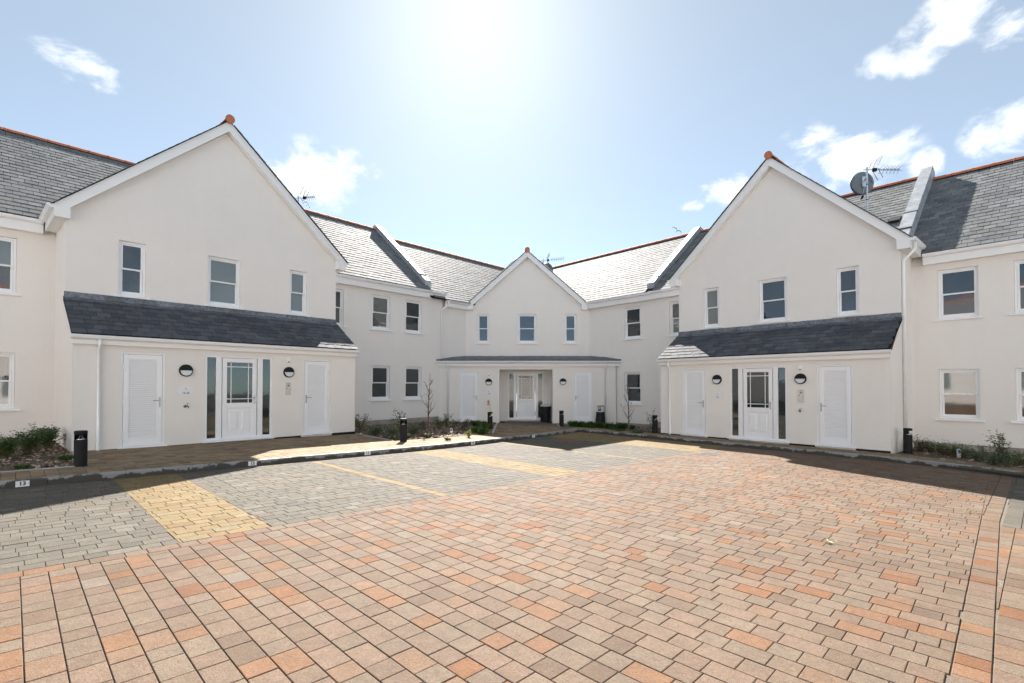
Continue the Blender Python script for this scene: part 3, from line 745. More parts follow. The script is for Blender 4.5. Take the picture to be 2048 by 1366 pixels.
# ------------------------------------------------------------ the terrace: four blocks, stepping down with the ground
BH = 1.30
def porch(root, rf, F, s0, s1, cp, cg, zb, zf0, ztop, zdoor, doors, pipe_s, zground, label):
    """lean-to entrance porch: front wall with three doors, slate roof, lead flashing"""
    mb = MB(); zt = zf0 + .03; holes = []
    for kind, s, side in doors:
        holes.append(louvre_door(root, F, s, cp, zdoor, side) if kind == 'l' else main_door(root, F, s, cp, zdoor, side))
    wall_mesh(mb, F, s0, s1, zb, zt, cp, holes, .10)
    for s in (s0, s1):       # flanks follow the roof slope
        mb.add([F(s, cp, zb), F(s, cg, zb), F(s, cg, ztop - .12), F(s, cp, zt)], [(0, 1, 2, 3)])
    w = mb.build('porch_wall', 'render', root)
    mb = MB()
    segs = []; x = s0
    for h in sorted(holes):
        segs.append((x, h[0] - .05)); x = h[1] + .05
    segs.append((x, s1))
    for a, b in segs:
        if b - a > .05: mb.box(F, a, b, cp - .012, cp, zb, zdoor - .012)
    mb.build('damp_course', 'black', root)
    mb = MB(); mb.box(F, s0 - .015, s1 + .015, cp - .085, cp - .065, zf0, zf0 + .125); mb.box(F, s0 - .015, s1 + .015, cp - .064, cp + .0, zf0 + .012, zf0 + .02)
    mb.box(F, s0 - .012, s0 + .004, cp - .066, cp + .10, zf0, zf0 + .12); mb.box(F, s1 - .004, s1 + .012, cp - .066, cp + .10, zf0, zf0 + .12)
    mb.build('fascia', 'fascia', root)
    zg = zf0 + .10; gutter(root, F, s0 - .05, s1 + .05, cp - .085, zg)
    ze = zg + .105; ce = cp - .15
    mb = MB(); slab(mb, F, s0 - .03, s1 + .03, ce + .02, ze, cg + .02, ztop - .02, .04); pr = mb.build('porch_roof', 'slate_base', root)
    o = F(s0 - .035, ce, ze); up = F(s0, cg, ztop) - F(s0, ce, ze); lu = up.length
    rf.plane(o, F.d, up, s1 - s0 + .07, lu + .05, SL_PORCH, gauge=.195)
    # lead flashing: upstand on the wall and an apron dressed over the top slates
    t = up.normalized(); nrm = F.d.cross(t)
    if nrm.z < 0: nrm = -nrm
    mb = MB(); n = 40; P = []; 
    for i in range(n + 1):
        s = s0 - .02 + (s1 - s0 + .04) * i / n; w1, w2 = random.uniform(-.006, .006), random.uniform(0, .008)
        P += [F(s, cg - .006, ztop + .14 + w1 * .4), F(s, cg - .010, ztop + .01 + w1), F(s, cg - .01, ztop + .012) - t * (.15 + w1) + nrm * (.028 + w2), F(s, cg - .01, ztop + .012) - t * (.152 + w1) + nrm * .006]
    mb.add(P, [(4 * i + k, 4 * i + 4 + k, 4 * i + 5 + k, 4 * i + 1 + k) for i in range(n) for k in range(3)])
    mb.build('lead_flashing', 'lead_worn', root)
    if pipe_s is not None:
        q = F(pipe_s, cp - .14, zg); a = F(pipe_s, cp - .14, zf0 - .02); b = F(pipe_s, cp - .045, zf0 - .10); e = F(pipe_s, cp - .045, zground + .06); k = F(pipe_s, cp - .075, zground + .02)
        downpipe(root, [q, a, b, e, k], .034, [F(pipe_s, cp - .045, zf0 - .35), F(pipe_s, cp - .045, zground + .45)])
def barge(root, F, cg, sc, half, ztop, zend, dv=.27, box=.26, over=.2):
    """pair of barge boards with boxed ends; returns slope"""
    k = (ztop - zend) / half; c0 = cg - over; b = None
    for sx in (-1, 1):
        e = sc + sx * half; i = sc + sx * (half - box)
        poly = [(sc, ztop), (e, zend), (e, zend - .28), (i, zend - .28), (i, ztop - dv - k * (half - box)), (sc, ztop - dv)]
        mb = MB(); mb.prism(F, poly, c0, c0 + .022); mb.build('bargeboard', 'fascia', root)
        mb = MB(); mb.prism(F, [(sc, ztop - dv + .012), (i, ztop - dv + .012 - k * (half - box)), (i, ztop - dv + .024 - k * (half - box)), (sc, ztop - dv + .024)], c0 + .022, cg + .02)
        mb.box(F, min(e, i), max(e, i), c0 + .022, cg + .02, zend - .268, zend - .258); mb.box(F, min(i, i - sx * .012), max(i, i - sx * .012), c0 + .022, cg + .01, zend - .27, ztop - dv - k * (half - box) + .01)
        mb.build('soffit', 'fascia', root)
        mb = MB(); mb.prism(F, [(sc, ztop - dv - .004), (i, ztop - dv - .004 - k * (half - box)), (i, ztop - dv + .03 - k * (half - box)), (sc, ztop - dv + .03)], c0 - .006, c0 - .0005)
        mb.build('bargeboard_trim', 'fascia', root)
    return k
def gable_roof(root, rf, roof, F, sc, half, ztop, zend, c0, c1, tiles_to):
    k = (ztop - zend) / half
    mb = MB()
    for sx in (-1, 1):
        mb.prism(F, [(sc, ztop), (sc + sx * (half + .03), zend - .03 * k), (sc + sx * (half + .03), zend - .03 * k + .008), (sc, ztop + .010)], c0, c1)
    mb.build('gable_roof', 'slate_base', root)
    for sx in (-1, 1):
        o = F(sc + sx * (half + .05), c0 - .035, zend - .05 * k - .003); up = F(sc, c0, ztop) - F(sc + sx * half, c0, zend)
        rf.plane(o, F.n, up, c1 - c0, up.length + .02, SL_MAIN, gauge=.205)
    ridge_tiles(roof, F(sc, c0 - .06, ztop + .03), F(sc, tiles_to, ztop + .03), end=True)
def wing_roof(root, mb, F, s0, s1, ce, ze, cr, zr, back=24.2):
    slab(mb, F, s0, s1, ce, ze, cr, zr); slab(mb, F, s0, s1, cr, zr, cr + (cr - ce), ze)
# ---------------- left block
def left_block():
    F = FL; cw, cg, cp = 16.32, 14.676, 13.51; s0, s1 = 1.603, 8.033
    root = thing('apartment_block', 'white rendered apartment block whose gabled porch carries the 13-16 plate', 'building', F(4.8, 16.3, -1.37), 'blocks of the white apartment terrace')
    zt = 3.437; zs = zt - BH; zl = .7617
    sc, half, ztop, zend = 4.83, 3.44, 7.10, 3.95
    # walls
    mb = MB(); H = []
    for s, w, p in ((2.803, .532, 'glass'), (4.81, .802, 'glass_blind'), (6.832, .532, 'glass_blind')): H.append(put_window(root, F, s, cg, zs, w, BH, p))
    wall_mesh(mb, F, s0, s1, -.2, 3.90, cg, H)
    k = (ztop - zend) / half
    mb.add([F(s0, cg, 3.90), F(s1, cg, 3.90), F(sc, cg, 3.90 + k * (s1 - sc))], [(0, 1, 2)])
    for s in (s0, s1): mb.add([F(s, cg, -1.8), F(s, cw, -1.8), F(s, cw, 3.9), F(s, cg, 3.9)], [(0, 1, 2, 3)])
    mb.build('gable_wall', 'render', root)
    mb = MB(); H = [put_window(root, F, .53, cw, zs, .80, BH, 'glass_blind', 'glass'), put_window(root, F, .53, cw, zl - BH, .80, BH, 'glass', 'glass_light')]
    wall_mesh(mb, F, -9, s0, -1.25, 3.95, cw, H); mb.build('wall', 'render', root); mb = MB()
    H = [put_window(root, F, 8.84, cw, zs, .80, BH, 'glass'), put_window(root, F, 10.807, cw, zs, .80, BH, 'glass'), put_window(root, F, 12.33, cw, zs, .80, BH, 'glass'),
         put_window(root, F, 10.795, cw, zl - BH, .80, BH, 'glass'), put_window(root, F, 12.32, cw, zl - BH, .80, BH, 'glass')]
    wall_mesh(mb, F, s1, 13.83, -1.30, 3.95, cw, H)
    mb.build('wall', 'render', root)
    mb = MB(); wall_mesh(mb, F, -9, 13.83, -.5, 3.9, cw + 7.4); mb.build('back_wall', 'render', root); mb = MB(); wall_mesh(mb, F, -9, 13.83, -1.9, -1.25, cw + .015)
    mb.box(F, s0 + .015, s0 + .03, cp + .02, cw, -1.9, -1.28)
    mb.build('plinth', 'plinth', root)
    # roofs
    mb = MB(); wing_roof(root, mb, F, -9, 13.05, 16.02, 3.92, 20.0, 7.20); roof = mb.build('roof', 'slate_base', root)
    rf = Roof(root)
    o = F(-1.5, 16.0, 3.915); up = F(0, 20, 7.20) - F(0, 16.02, 3.92)
    keep = lambda p: p.z - CAMZ > ztop - k * abs(F.d.dot(p) - sc) - .06
    rf.plane(o, F.d, up, 14.5, up.length, SL_MAIN, keep=keep)
    gable_roof(root, rf, roof, F, sc, half, ztop, zend, cg - .22, 19.9, 19.9)
    ridge_tiles(roof, F(-1.5, 20.0, 7.225), F(12.86, 20.0, 7.225), .47)
    barge(root, F, cg, sc, half, ztop, zend)
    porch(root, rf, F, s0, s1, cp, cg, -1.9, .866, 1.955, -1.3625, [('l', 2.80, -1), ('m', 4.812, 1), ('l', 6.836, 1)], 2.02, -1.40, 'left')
    rf.finish(roof)
    eaves(root, F, -9, 1.36, cw, 3.91); eaves(root, F, 8.33, 13.83, cw, 3.91)
    for sx, e in ((-1, 1.39), (1, 8.27)):
        mb = MB(); a, b_ = (e, e + .02) if sx < 0 else (e - .02, e)
        mb.box(F, a, b_, cg - .178, cw - .2, 3.67, 3.90); a2, b2 = (e + .02, s0 + .01) if sx < 0 else (s1 - .01, e - .02)
        mb.box(F, a2, b2, cg - .178, cw - .19, 3.683, 3.693); mb.build('fascia', 'fascia', root)
        gutter_side(root, F, cg - .20, cw - .33, e, 3.845, sx)
    parapet(root, F, 13.02, 16.25, 4.10, 20.0, 7.20)
    vent_plate(root, F, 1.45, cw, .81); vent_plate(root, F, 9.53, cw, 3.34)
    # tall downpipe at the step in the eaves
    q = F(13.93, 16.03, 3.60); downpipe(root, [q, F(13.93, 16.03, 3.46), F(13.72, 16.22, 3.22), F(13.72, 16.27, 3.15), F(13.72, 16.27, 1.32), F(13.9, 16.2, 1.26)], .034, [F(13.72, 16.27, 2.9), F(13.72, 16.27, 1.8)])
    return root
# ---------------- right block and the lower block beyond it
def right_block():
    F = FR; cw, cg, cp = 17.29, 15.848, 14.671; s0, s1 = -9.162, -2.956
    root = thing('apartment_block', 'white rendered apartment block with slate porch bearing the 1-6 plate and a satellite dish above', 'building', F(-6, 17.2, -1.56), 'blocks of the white apartment terrace')
    zt = 3.244; zs = zt - BH; zl = .5568
    sc, half, ztop, zend = -6.05, 3.33, 6.90, 3.735
    k = (ztop - zend) / half
    mb = MB(); H = []
    for s, w, p in ((-7.99, .532, 'glass_blind'), (-6.06, .802, 'glass'), (-4.118, .532, 'glass')): H.append(put_window(root, F, s, cg, zs, w, BH, p))
    wall_mesh(mb, F, s0, s1, -.4, 3.69, cg, H)
    mb.add([F(s0, cg, 3.69), F(s1, cg, 3.69), F(sc, cg, 3.69 + k * (s1 - sc))], [(0, 1, 2)])
    for s in (s0, s1): mb.add([F(s, cg, -2), F(s, cw, -2), F(s, cw, 3.69), F(s, cg, 3.69)], [(0, 1, 2, 3)])
    mb.build('gable_wall', 'render', root)
    mb = MB(); H = [put_window(root, F, -10.0, cw, zs, .80, BH, 'glass', 'glass_blind')]
    wall_mesh(mb, F, -11.05, s0, -1.42, 3.75, cw, H); mb.build('wall', 'render', root); mb = MB(); wall_mesh(mb, F, -11.05, -2.9, -.5, 3.7, cw + 7.4); mb.build('back_wall', 'render', root)
    mb = MB(); wall_mesh(mb, F, -11.05, s0, -2.0, -1.42, cw + .015); mb.box(F, s1 - .03, s1 - .015, cp + .02, cw, -2, -1.5); mb.build('plinth', 'plinth', root)
    mb = MB(); wing_roof(root, mb, F, -11.2, -3.15, 17.0, 3.70, 21.0, 6.87); roof = mb.build('roof', 'slate_base', root)
    rf = Roof(root); up = F(0, 21, 6.87) - F(0, 17.0, 3.70)
    keep = lambda p: p.z - CAMZ > ztop - k * abs(F.d.dot(p) - sc) - .06
    rf.plane(F(-11.0, 16.98, 3.695), F.d, up, 7.9, up.length, SL_MAIN, keep=keep)
    gable_roof(root, rf, roof, F, sc, half, ztop, zend, cg - .22, 20.95, 20.95)
    ridge_tiles(roof, F(-11.0, 21.0, 6.895), F(-3.32, 21.0, 6.895), .47)
    barge(root, F, cg, sc, half, ztop, zend)
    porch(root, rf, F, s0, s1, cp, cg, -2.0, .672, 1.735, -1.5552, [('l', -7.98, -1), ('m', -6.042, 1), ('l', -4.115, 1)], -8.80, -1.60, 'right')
    rf.finish(roof)
    eaves(root, F, -11.05, -9.45, cw, 3.72)
    for sx, e in ((-1, sc - half + .0), (1, sc + half)):
        mb = MB(); a, b_ = (e, e + .02) if sx < 0 else (e - .02, e)
        mb.box(F, a, b_, cg - .178, cw - .2, 3.455, 3.685); a2, b2 = (e + .02, s0 + .01) if sx < 0 else (s1 - .01, e - .02)
        mb.box(F, a2, b2, cg - .178, cw - .19, 3.468, 3.478); mb.build('fascia', 'fascia', root)
        gutter_side(root, F, cg - .20, cw - .33, e, 3.63, sx)
    parapet(root, F, -11.2, 17.22, 3.86, 21.0, 6.87); parapet(root, F, -3.17, 17.22, 3.86, 21.0, 6.87, up=.30)
    e = sc + half
    downpipe(root, [F(e + .06, 15.95, 3.64), F(e + .06, 15.95, 3.48), F(-2.90, 15.98, 3.22), F(-2.905, 15.98, 3.12), F(-2.905, 15.98, -1.58)], .036, [F(-2.905, 15.98, 2.6), F(-2.905, 15.98, 1.2), F(-2.905, 15.98, -.35)])
    downpipe(root, [F(-9.40, 16.9, 3.62), F(-9.40, 16.95, 3.45), F(-9.24, 17.2, 3.2), F(-9.24, 17.2, .6)], .034)
    # roof vent among the slates
    z = 3.70 + (18.62 - 17.0) * (6.87 - 3.70) / 4
    mb = MB(); mb.prism_x(F, [(18.42, z - .13), (18.42, z - .02), (18.70, z + .16), (18.72, z + .02)], -3.72, -3.44); mb.build('roof_vent', 'black', root)
    return root
def end_block():
    F = FR; cw = 17.29
    root = thing('apartment_block', 'lower white rendered apartment block past the dish, flat fronted with sash windows', 'building', F(1, 17.2, -1.7), 'blocks of the white apartment terrace')
    zt, zl = 3.0716, .4289
    mb = MB(); H = []
    for s, p, q in ((-2.025, 'glass', 'glass'), (-.585, 'glass', 'glass'), (1.6, 'glass', 'glass')):
        H.append(put_window(root, F, s, cw, zt - BH, .802, BH, p)); H.append(put_window(root, F, s, cw, zl - BH, .802, BH, 'glass_light' if s < 1 else 'glass', 'glass_warm'))
    wall_mesh(mb, F, -2.956, 9, -1.52, 3.5, cw, H); mb.build('wall', 'render', root); mb = MB(); wall_mesh(mb, F, -2.9, 9, -.5, 3.5, cw + 7.4); mb.build('back_wall', 'render', root)
    mb = MB(); wall_mesh(mb, F, -2.956, 9, -2.2, -1.52, cw + .015); mb.build('plinth', 'plinth', root)
    mb = MB(); wing_roof(root, mb, F, -3.10, 9, 17.0, 3.52, 21.0, 6.70); roof = mb.build('roof', 'slate_base', root)
    rf = Roof(root); up = F(0, 21, 6.70) - F(0, 17.0, 3.52)
    rf.plane(F(-3.05, 16.98, 3.515), F.d, up, 5.6, up.length, SL_MAIN); rf.finish(roof)
    ridge_tiles(roof, F(-3.02, 21.0, 6.725), F(3.0, 21.0, 6.725), .47)
    eaves(root, F, -2.70, 9, cw, 3.52, fh=.25)
    return root
# ---------------- centre block in the corner
def centre_block():
    F = FC; Yg, Yp = 22.22, 21.07; x0, x1 = -2.10, 3.42
    root = thing('apartment_block', 'white apartment block across the corner with a recessed door under a flat dark porch roof', 'building', (.66, 22.2, -.07), 'blocks of the white apartment terrace')
    zt = 3.207; zs = zt - BH; zd = -1.514
    sc, half, ztop, zend = .68, 2.66, 6.00, 3.655
    k = (ztop - zend) / half
    mb = MB(); H = []
    for s, w, p in ((-1.287, .532, 'glass'), (.672, .82, 'glass'), (2.622, .532, 'glass')): H.append(put_window(root, F, s, Yg, zs, w, BH, p))
    wall_mesh(mb, F, x0 - .3, x1 + .3, .6, 3.5, Yg, H)
    mb.add([F(x0, Yg, 3.5), F(x1, Yg, 3.5), F(sc + .7, Yg, 5.55), F(sc, Yg, 3.5 + k * 2.75 ), F(sc - .7, Yg, 5.55)], [(0, 1, 2, 3, 4)])
    # recess behind the porch
    d = main_door(root, F, .62, Yg, zd, -1)
    wall_mesh(mb, F, -.534, 1.727, -1.9, .60, Yg, [d], .12)
    mb.build('gable_wall', 'render', root)
    mb = MB(); H = [louvre_door(root, F, -1.825, Yp, zd + .005, -1), louvre_door(root, F, 3.0, Yp, zd + .005, 1)]
    wall_mesh(mb, F, -3.16, -.534, -2, .86, Yp, [H[0]]); wall_mesh(mb, F, 1.727, 4.40, -2, .86, Yp, [H[1]]); wall_mesh(mb, F, -.534, 1.727, .685, .86, Yp)
    for x in (-.534, 1.727): mb.add([F(x, Yp, -2), F(x, Yg, -2), F(x, Yg, .7), F(x, Yp, .7)], [(0, 1, 2, 3)])
    mb.add([F(-.534, Yp, .685), F(1.727, Yp, .685), F(1.727, Yg, .685), F(-.534, Yg, .685)], [(0, 1, 2, 3)])
    mb.build('porch_wall', 'render', root)
    mb = MB(); mb.box(F, -3.33, 4.60, Yp - .09, Yp - .07, .823, .945); mb.box(F, -3.3, 4.57, Yp - .069, Yp, .835, .845); mb.build('fascia', 'fascia', root)
    gutter(root, F, -3.38, 4.64, Yp - .09, .955)
    mb = MB(); mb.prism_x(F, [(Yp - .13, 1.05), (Yp - .13, 1.085), (Yg + .3, 1.335), (Yg + .3, 1.28)], -3.40, 4.66); pr = mb.build('porch_roof', 'slate_base', root)
    mb = MB(); n = 50; P = []
    for i in range(n + 1):
        s = -3.42 + 8.10 * i / n; w = random.uniform(0, .012)
        P += [F(s, Yp - .14, 1.06), F(s, Yp - .14, 1.10 + w), F(s, Yp + .5, 1.24 + w), F(s, Yg + .3, 1.365 + w)]
    mb.add(P, [(4 * i + j, 4 * i + 4 + j, 4 * i + 5 + j, 4 * i + 1 + j) for i in range(n) for j in range(3)]); mb.build('lead_flashing', 'lead_dark', root)
    for s in (-2.704, 3.924):
        downpipe(root, [F(s, Yp - .15, .96), F(s, Yp - .05, .78), F(s, Yp - .05, -1.5)], .034, [F(s, Yp - .05, .4), F(s, Yp - .05, -.9)])
    # wings of this block
    zL, zR = -.27, 0.0
    mb = MB(); wall_mesh(mb, FL, 13.83, 16.6, -1.45, 3.66, 16.335); mb.build('wall', 'render', root); mb = MB()
    H = [put_window(root, FR, -12.11, 17.29, 3.244 - BH, .80, BH, 'glass'), put_window(root, FR, -12.11, 17.29, .5568 - BH, .80, BH, 'glass')]
    wall_mesh(mb, FR, -15.6, -11.05, -1.55, 3.68, 17.29, H)
    mb.build('wall', 'render', root)
    mb = MB(); wall_mesh(mb, FL, 13.83, 30, -.5, 3.6, 23.7); mb.build('back_wall', 'render', root); mb = MB(); wall_mesh(mb, FR, -30, -11.05, -.5, 3.6, 24.7); mb.build('back_wall', 'render', root)
    mb = MB(); wall_mesh(mb, FR, -14.6, -11.05, -2, -1.55, 17.30); wall_mesh(mb, FL, 13.83, 15, -2, -1.45, 16.345); mb.build('plinth', 'plinth', root)
    mb = MB(); wing_roof(root, mb, FL, 13.0, 23.4, 16.02, 3.65, 20.0, 6.93); wing_roof(root, mb, FR, -23.9, -11.15, 17.0, 3.70, 21.0, 6.87)
    roof = mb.build('roof', 'slate_base', root)
    rf = Roof(root)
    kc = lambda p: (p.z - CAMZ > ztop - k * abs(p.x - sc) - .05) if p.y > Yg - .3 else True
    up = FL(0, 20, 6.93) - FL(0, 16.02, 3.65)
    rf.plane(FL(13.15, 16.0, 3.645), FL.d, up, 10.3, up.length, SL_MAIN, keep=lambda p: kc(p) and p.x < .75)
    up = FR(0, 21, 6.87) - FR(0, 17.0, 3.70)
    rf.plane(FR(-23.9, 16.98, 3.695), FR.d, up, 12.6, up.length, SL_MAIN, keep=lambda p: kc(p) and p.x > .6)
    gable_roof(root, rf, roof, F, sc, half, ztop, zend, Yg - .22, 29.2, 29.0)
    ridge_tiles(roof, FL(13.2, 20.0, 6.955), FL(23.4, 20.0, 6.955), .47); ridge_tiles(roof, FR(-23.8, 21.0, 6.895), FR(-11.4, 21.0, 6.895), .47)
    rf.finish(roof)
    barge(root, F, Yg, sc, half, ztop, zend, box=.24)
    eaves(root, FL, 13.83, 15.35, 16.335, 3.64, fh=.24); eaves(root, FR, -14.55, -11.05, 17.29, 3.70, fh=.26)
    vent_plate(root, F, 3.15, Yg, 3.13); vent_plate(root, F, 2.16, Yp, .56)
    return root
M('lead_dark', (.085, .10, .12), .5, noise=((4, .25, 4),), bump=(8, .4, .01), metal=.2)
BL, BC, BR, BE = left_block(), centre_block(), right_block(), end_block()
# ------------------------------------------------------------ things on the walls
def wall_light(F, s, c, z, label):
    t = thing('wall_light', label, 'wall light', F(s, c, z), 'round half-hooded wall lights')
    T = lambda x, y, h: F(s + x, c - h, z + y)
    r = .142
    MB().lathe(T, [(r, 0), (r, .045), (r - .012, .062), (r - .022, .062), (r - .022, .05)], 36, cap=False).build('bezel', 'black', t, smooth=False)
    seg = 18
    for nm, a0, mat, h in (('hood', 0, 'black', .066), ('diffuser', math.pi, 'diffuser', .056)):
        mb = MB(); P = [T((r - .02) * math.cos(a0 + math.pi * k / seg), (r - .02) * math.sin(a0 + math.pi * k / seg), h) for k in range(seg + 1)]
        Q = [T((r - .02) * math.cos(a0 + math.pi * k / seg), (r - .02) * math.sin(a0 + math.pi * k / seg), .0) for k in range(seg + 1)]
        mb.add(P + Q, [tuple(range(seg + 1))] + [(k, k + seg + 1, (k + 1) % (seg + 1) + seg + 1, (k + 1) % (seg + 1)) for k in range(seg + 1)]); mb.build(nm, mat, t)
wall_light(FL, 3.616, 13.51, .357, 'round half-hooded wall light above the 13-16 plate'); wall_light(FL, 6.03, 13.51, .365, 'round half-hooded wall light above the intercom, facing the 13-16 plate across the door')
wall_light(FC, -.985, 21.07, .16, 'round half-hooded wall light above the tap with the yellow hose'); wall_light(FC, 2.16, 21.07, .17, 'round half-hooded wall light beside the porch recess, under a wall vent')
wall_light(FR, -7.219, 14.671, .188, 'round half-hooded wall light above the 1-6 plate'); wall_light(FR, -4.905, 14.671, .186, 'round half-hooded wall light above the intercom, facing the 1-6 plate across the door')
def text_mesh(body, size, mat, W, bold=0.0):
    cu = bpy.data.curves.new('t', 'FONT'); cu.body = body; cu.size = size; cu.align_x = 'CENTER'; cu.align_y = 'CENTER'; cu.extrude = .0008; cu.offset = bold
    o = bpy.data.objects.new('t', cu); col.objects.link(o)
    me = bpy.data.meshes.new_from_object(o.evaluated_get(bpy.context.evaluated_depsgraph_get()))
    bpy.data.objects.remove(o); bpy.data.curves.remove(cu); me.name = 'lettering'; me.materials.clear(); me.materials.append(MATS[mat]); return me
def face_matrix(F, s, c, z):       # text lies in local xy: x along the wall, y up, z towards the viewer
    p = F(s, c, z); return Matrix(((F.d.x, 0, -F.n.x, p.x), (F.d.y, 0, -F.n.y, p.y), (0, 1, 0, p.z), (0, 0, 0, 1)))
def sign(F, s, c, z, num, label):
    t = thing('door_sign', label, 'sign', F(s, c, z - .1), 'white plates beside the entrances'); w, h = .30, .205
    pl = MB().box(F, s - w / 2, s + w / 2, c - .010, c - .001, z - h / 2, z + h / 2).build('plate', 'sign_white', t)
    W = face_matrix(F, s, c - .012, z)
    link('lettering', text_mesh(num, .062, 'ink', W, .0015), W @ Matrix.Translation((0, -.058, 0)), t)
    # emblem: open four-petal knot, and a line of small faint lettering
    mb = MB(); T = lambda x, y, q: W @ Vector((x, y + .043, q))
    for (dx, dy) in ((.013, 0), (-.013, 0), (0, .013), (0, -.013)):
        n = 16; ring = [Vector((dx + .014 * math.cos(6.2832 * k / n), dy + .014 * math.sin(6.2832 * k / n), .0)) for k in range(n + 1)]
        mb.tube([T(*p) for p in ring], .0018, 4, cap=False)
    mb.build('emblem', 'gold', t)
    mb = MB(); x = -.088
    for k, lw in enumerate([.011, .009, .010, .008, 0, .010, .010, 0, .012, .010, .010, .010, .010, .011, .009]):
        if lw: mb.box(lambda a, b, q: W @ Vector((a, b, q)), x, x + lw * .75, -.012, .001, 0, .001)
        x += .012
    mb.build('small_lettering', 'pale_gold', t)
    mb = MB()
    for sx in (-1, 1):
        for sz in (-1, 1): mb.lathe(lambda a, b, q: W @ Vector((a + sx * .135, b + sz * .088, q)), [(.006, 0), (.005, .003)], 8)
    mb.build('screw', 'steel', t)
sign(FL, 3.62, 13.51, -.115, '13-16', 'white plate lettered 13-16 under an emblem'); sign(FC, -.975, 21.07, -.29, '7-12', 'white plate lettered 7-12 above the tap with the yellow hose'); sign(FR, -7.216, 14.671, -.294, '1-6', 'white plate lettered 1-6 under an emblem')
def intercom(F, s, c, z, label):
    t = thing('intercom', label, 'intercom', F(s, c, z - .17), 'steel door-entry panels')
    MB().box(F, s - .066, s + .066, c - .022, c - .001, z - .17, z + .17).build('panel', 'silver_panel', t)
    MB().lathe(lambda x, y, h: F(s + x, c - .022 - h, z + .09 + y), [(.020, 0), (.018, .005)], 14).build('camera_eye', 'black', t)
    mb = MB(); mb.box(F, s - .05, s - .032, c - .026, c - .0215, z + .005, z + .022); mb.box(F, s + .036, s + .05, c - .026, c - .0215, z - .034, z - .02); mb.box(F, s - .02, s + .02, c - .026, c - .0215, z + .15, z + .158); mb.build('button', 'black', t)
    mb = MB(); mb.box(F, s - .028, s + .046, c - .025, c - .0215, z + .004, z + .022); mb.box(F, s - .045, s + .03, c - .025, c - .0215, z - .034, z - .02); mb.build('name_strip', 'diffuser', t)
    mb = MB()
    for i in range(3):
        for j in range(4): mb.box(F, s - .03 + i * .022, s - .014 + i * .022, c - .026, c - .0215, z - .13 + j * .02, z - .116 + j * .02)
    mb.build('keypad', 'galv', t)
intercom(FL, 6.02, 13.51, -.085, 'steel intercom panel on the porch wall with the 13-16 plate'); intercom(FR, -4.897, 14.671, -.275, 'steel intercom panel above a bare wall tap')
t = thing('intercom', 'steel intercom panel on the side of the porch recess', 'intercom', FC(-.52, 21.5, -.2), 'steel door-entry panels')
MB().box(FC, -.533, -.512, 21.44, 21.57, -.30, .04).build('panel', 'silver_panel', t); MB().box(FC, -.513, -.508, 21.49, 21.52, -.06, -.03).build('camera_eye', 'black', t)
def sensor(F, s, c, z, label):
    t = thing('motion_sensor', label, 'sensor', F(s, c, z - .07), 'small white sensors over the wall lights')
    bevelled(MB().box(F, s - .037, s + .037, c - .05, c - .001, z - .05, z + .065).mesh('x', 'upvc'))
    MB().box(F, s - .037, s + .037, c - .05, c - .001, z - .045, z + .06).build('housing', 'upvc', t)
    MB().lathe(lambda x, y, h: F(s + x, c - .028 + y, z - .046 - h), [(.024, 0), (.02, .015), (.006, .022)], 12).build('lens', 'black', t)
sensor(FL, 6.027, 13.51, .70, 'small white sensor on the wall with the 13-16 plate'); sensor(FC, -.985, 21.07, .495, 'small white sensor on the wall with the 7-12 plate'); sensor(FR, -4.915, 14.671, .489, 'small white sensor on the wall with the 1-6 plate')
def tap(F, s, c, z, label, hose=False):
    t = thing('garden_tap', label, 'tap', F(s, c, z - .05), 'outside taps')
    mb = MB(); mb.lathe(lambda x, y, h: F(s - .03 + x, c - h, z - .02 + y), [(.033, 0), (.030, .012)], 14)
    mb.tube([F(s - .03, c, z - .02), F(s - .02, c - .06, z - .01), F(s + .01, c - .09, z - .015), F(s + .015, c - .10, z - .06)], [.013, .016, .014, .012], 8)
    mb.build('spout', 'brass', t)
    mb = MB(); mb.tube([F(s + .0, c - .07, z), F(s + .0, c - .07, z + .04)], .007, 6); mb.tube([F(s - .025, c - .07, z + .045), F(s + .035, c - .07, z + .055)], .007, 6); mb.build('lever', 'steel' if not hose else 'black', t)
    if hose:
        mb = MB(); mb.tube([F(s + .015, c - .10, z - .05), F(s + .0, c - .10, z - .10), F(s - .05, c - .10, z - .16)], .020, 8); mb.tube([F(s + .0, c - .10, z - .10), F(s + .05, c - .11, z - .17)], .018, 8); mb.build('hose_connector', 'orange', t)
tap(FL, 3.638, 13.51, -.466, 'bare brass wall tap under the 13-16 plate'); tap(FR, -4.906, 14.671, -.654, 'bare brass wall tap under an intercom panel'); tap(FC, -.98, 21.07, -.66, 'wall tap with an orange hose connector', True)
pts = []
for k in range(25):
    q = k / 24
    if q < .45: x = -.93 + .06 * math.sin(q * 5); y = 20.96; z = -.84 - .66 * q / .45
    else:
        w = (q - .45) / .55; x = -.90 - 1.75 * w; y = 20.93 + .03 * math.sin(w * 9); z = -1.50 - .04 * math.sin(w * 3)
    pts.append(FC(x, y, z))
tag(MB().tube(pts, .011, 6).build('garden_hose', 'yellow', smooth=True), 'yellow garden hose hanging from the orange tap connector', 'hose')

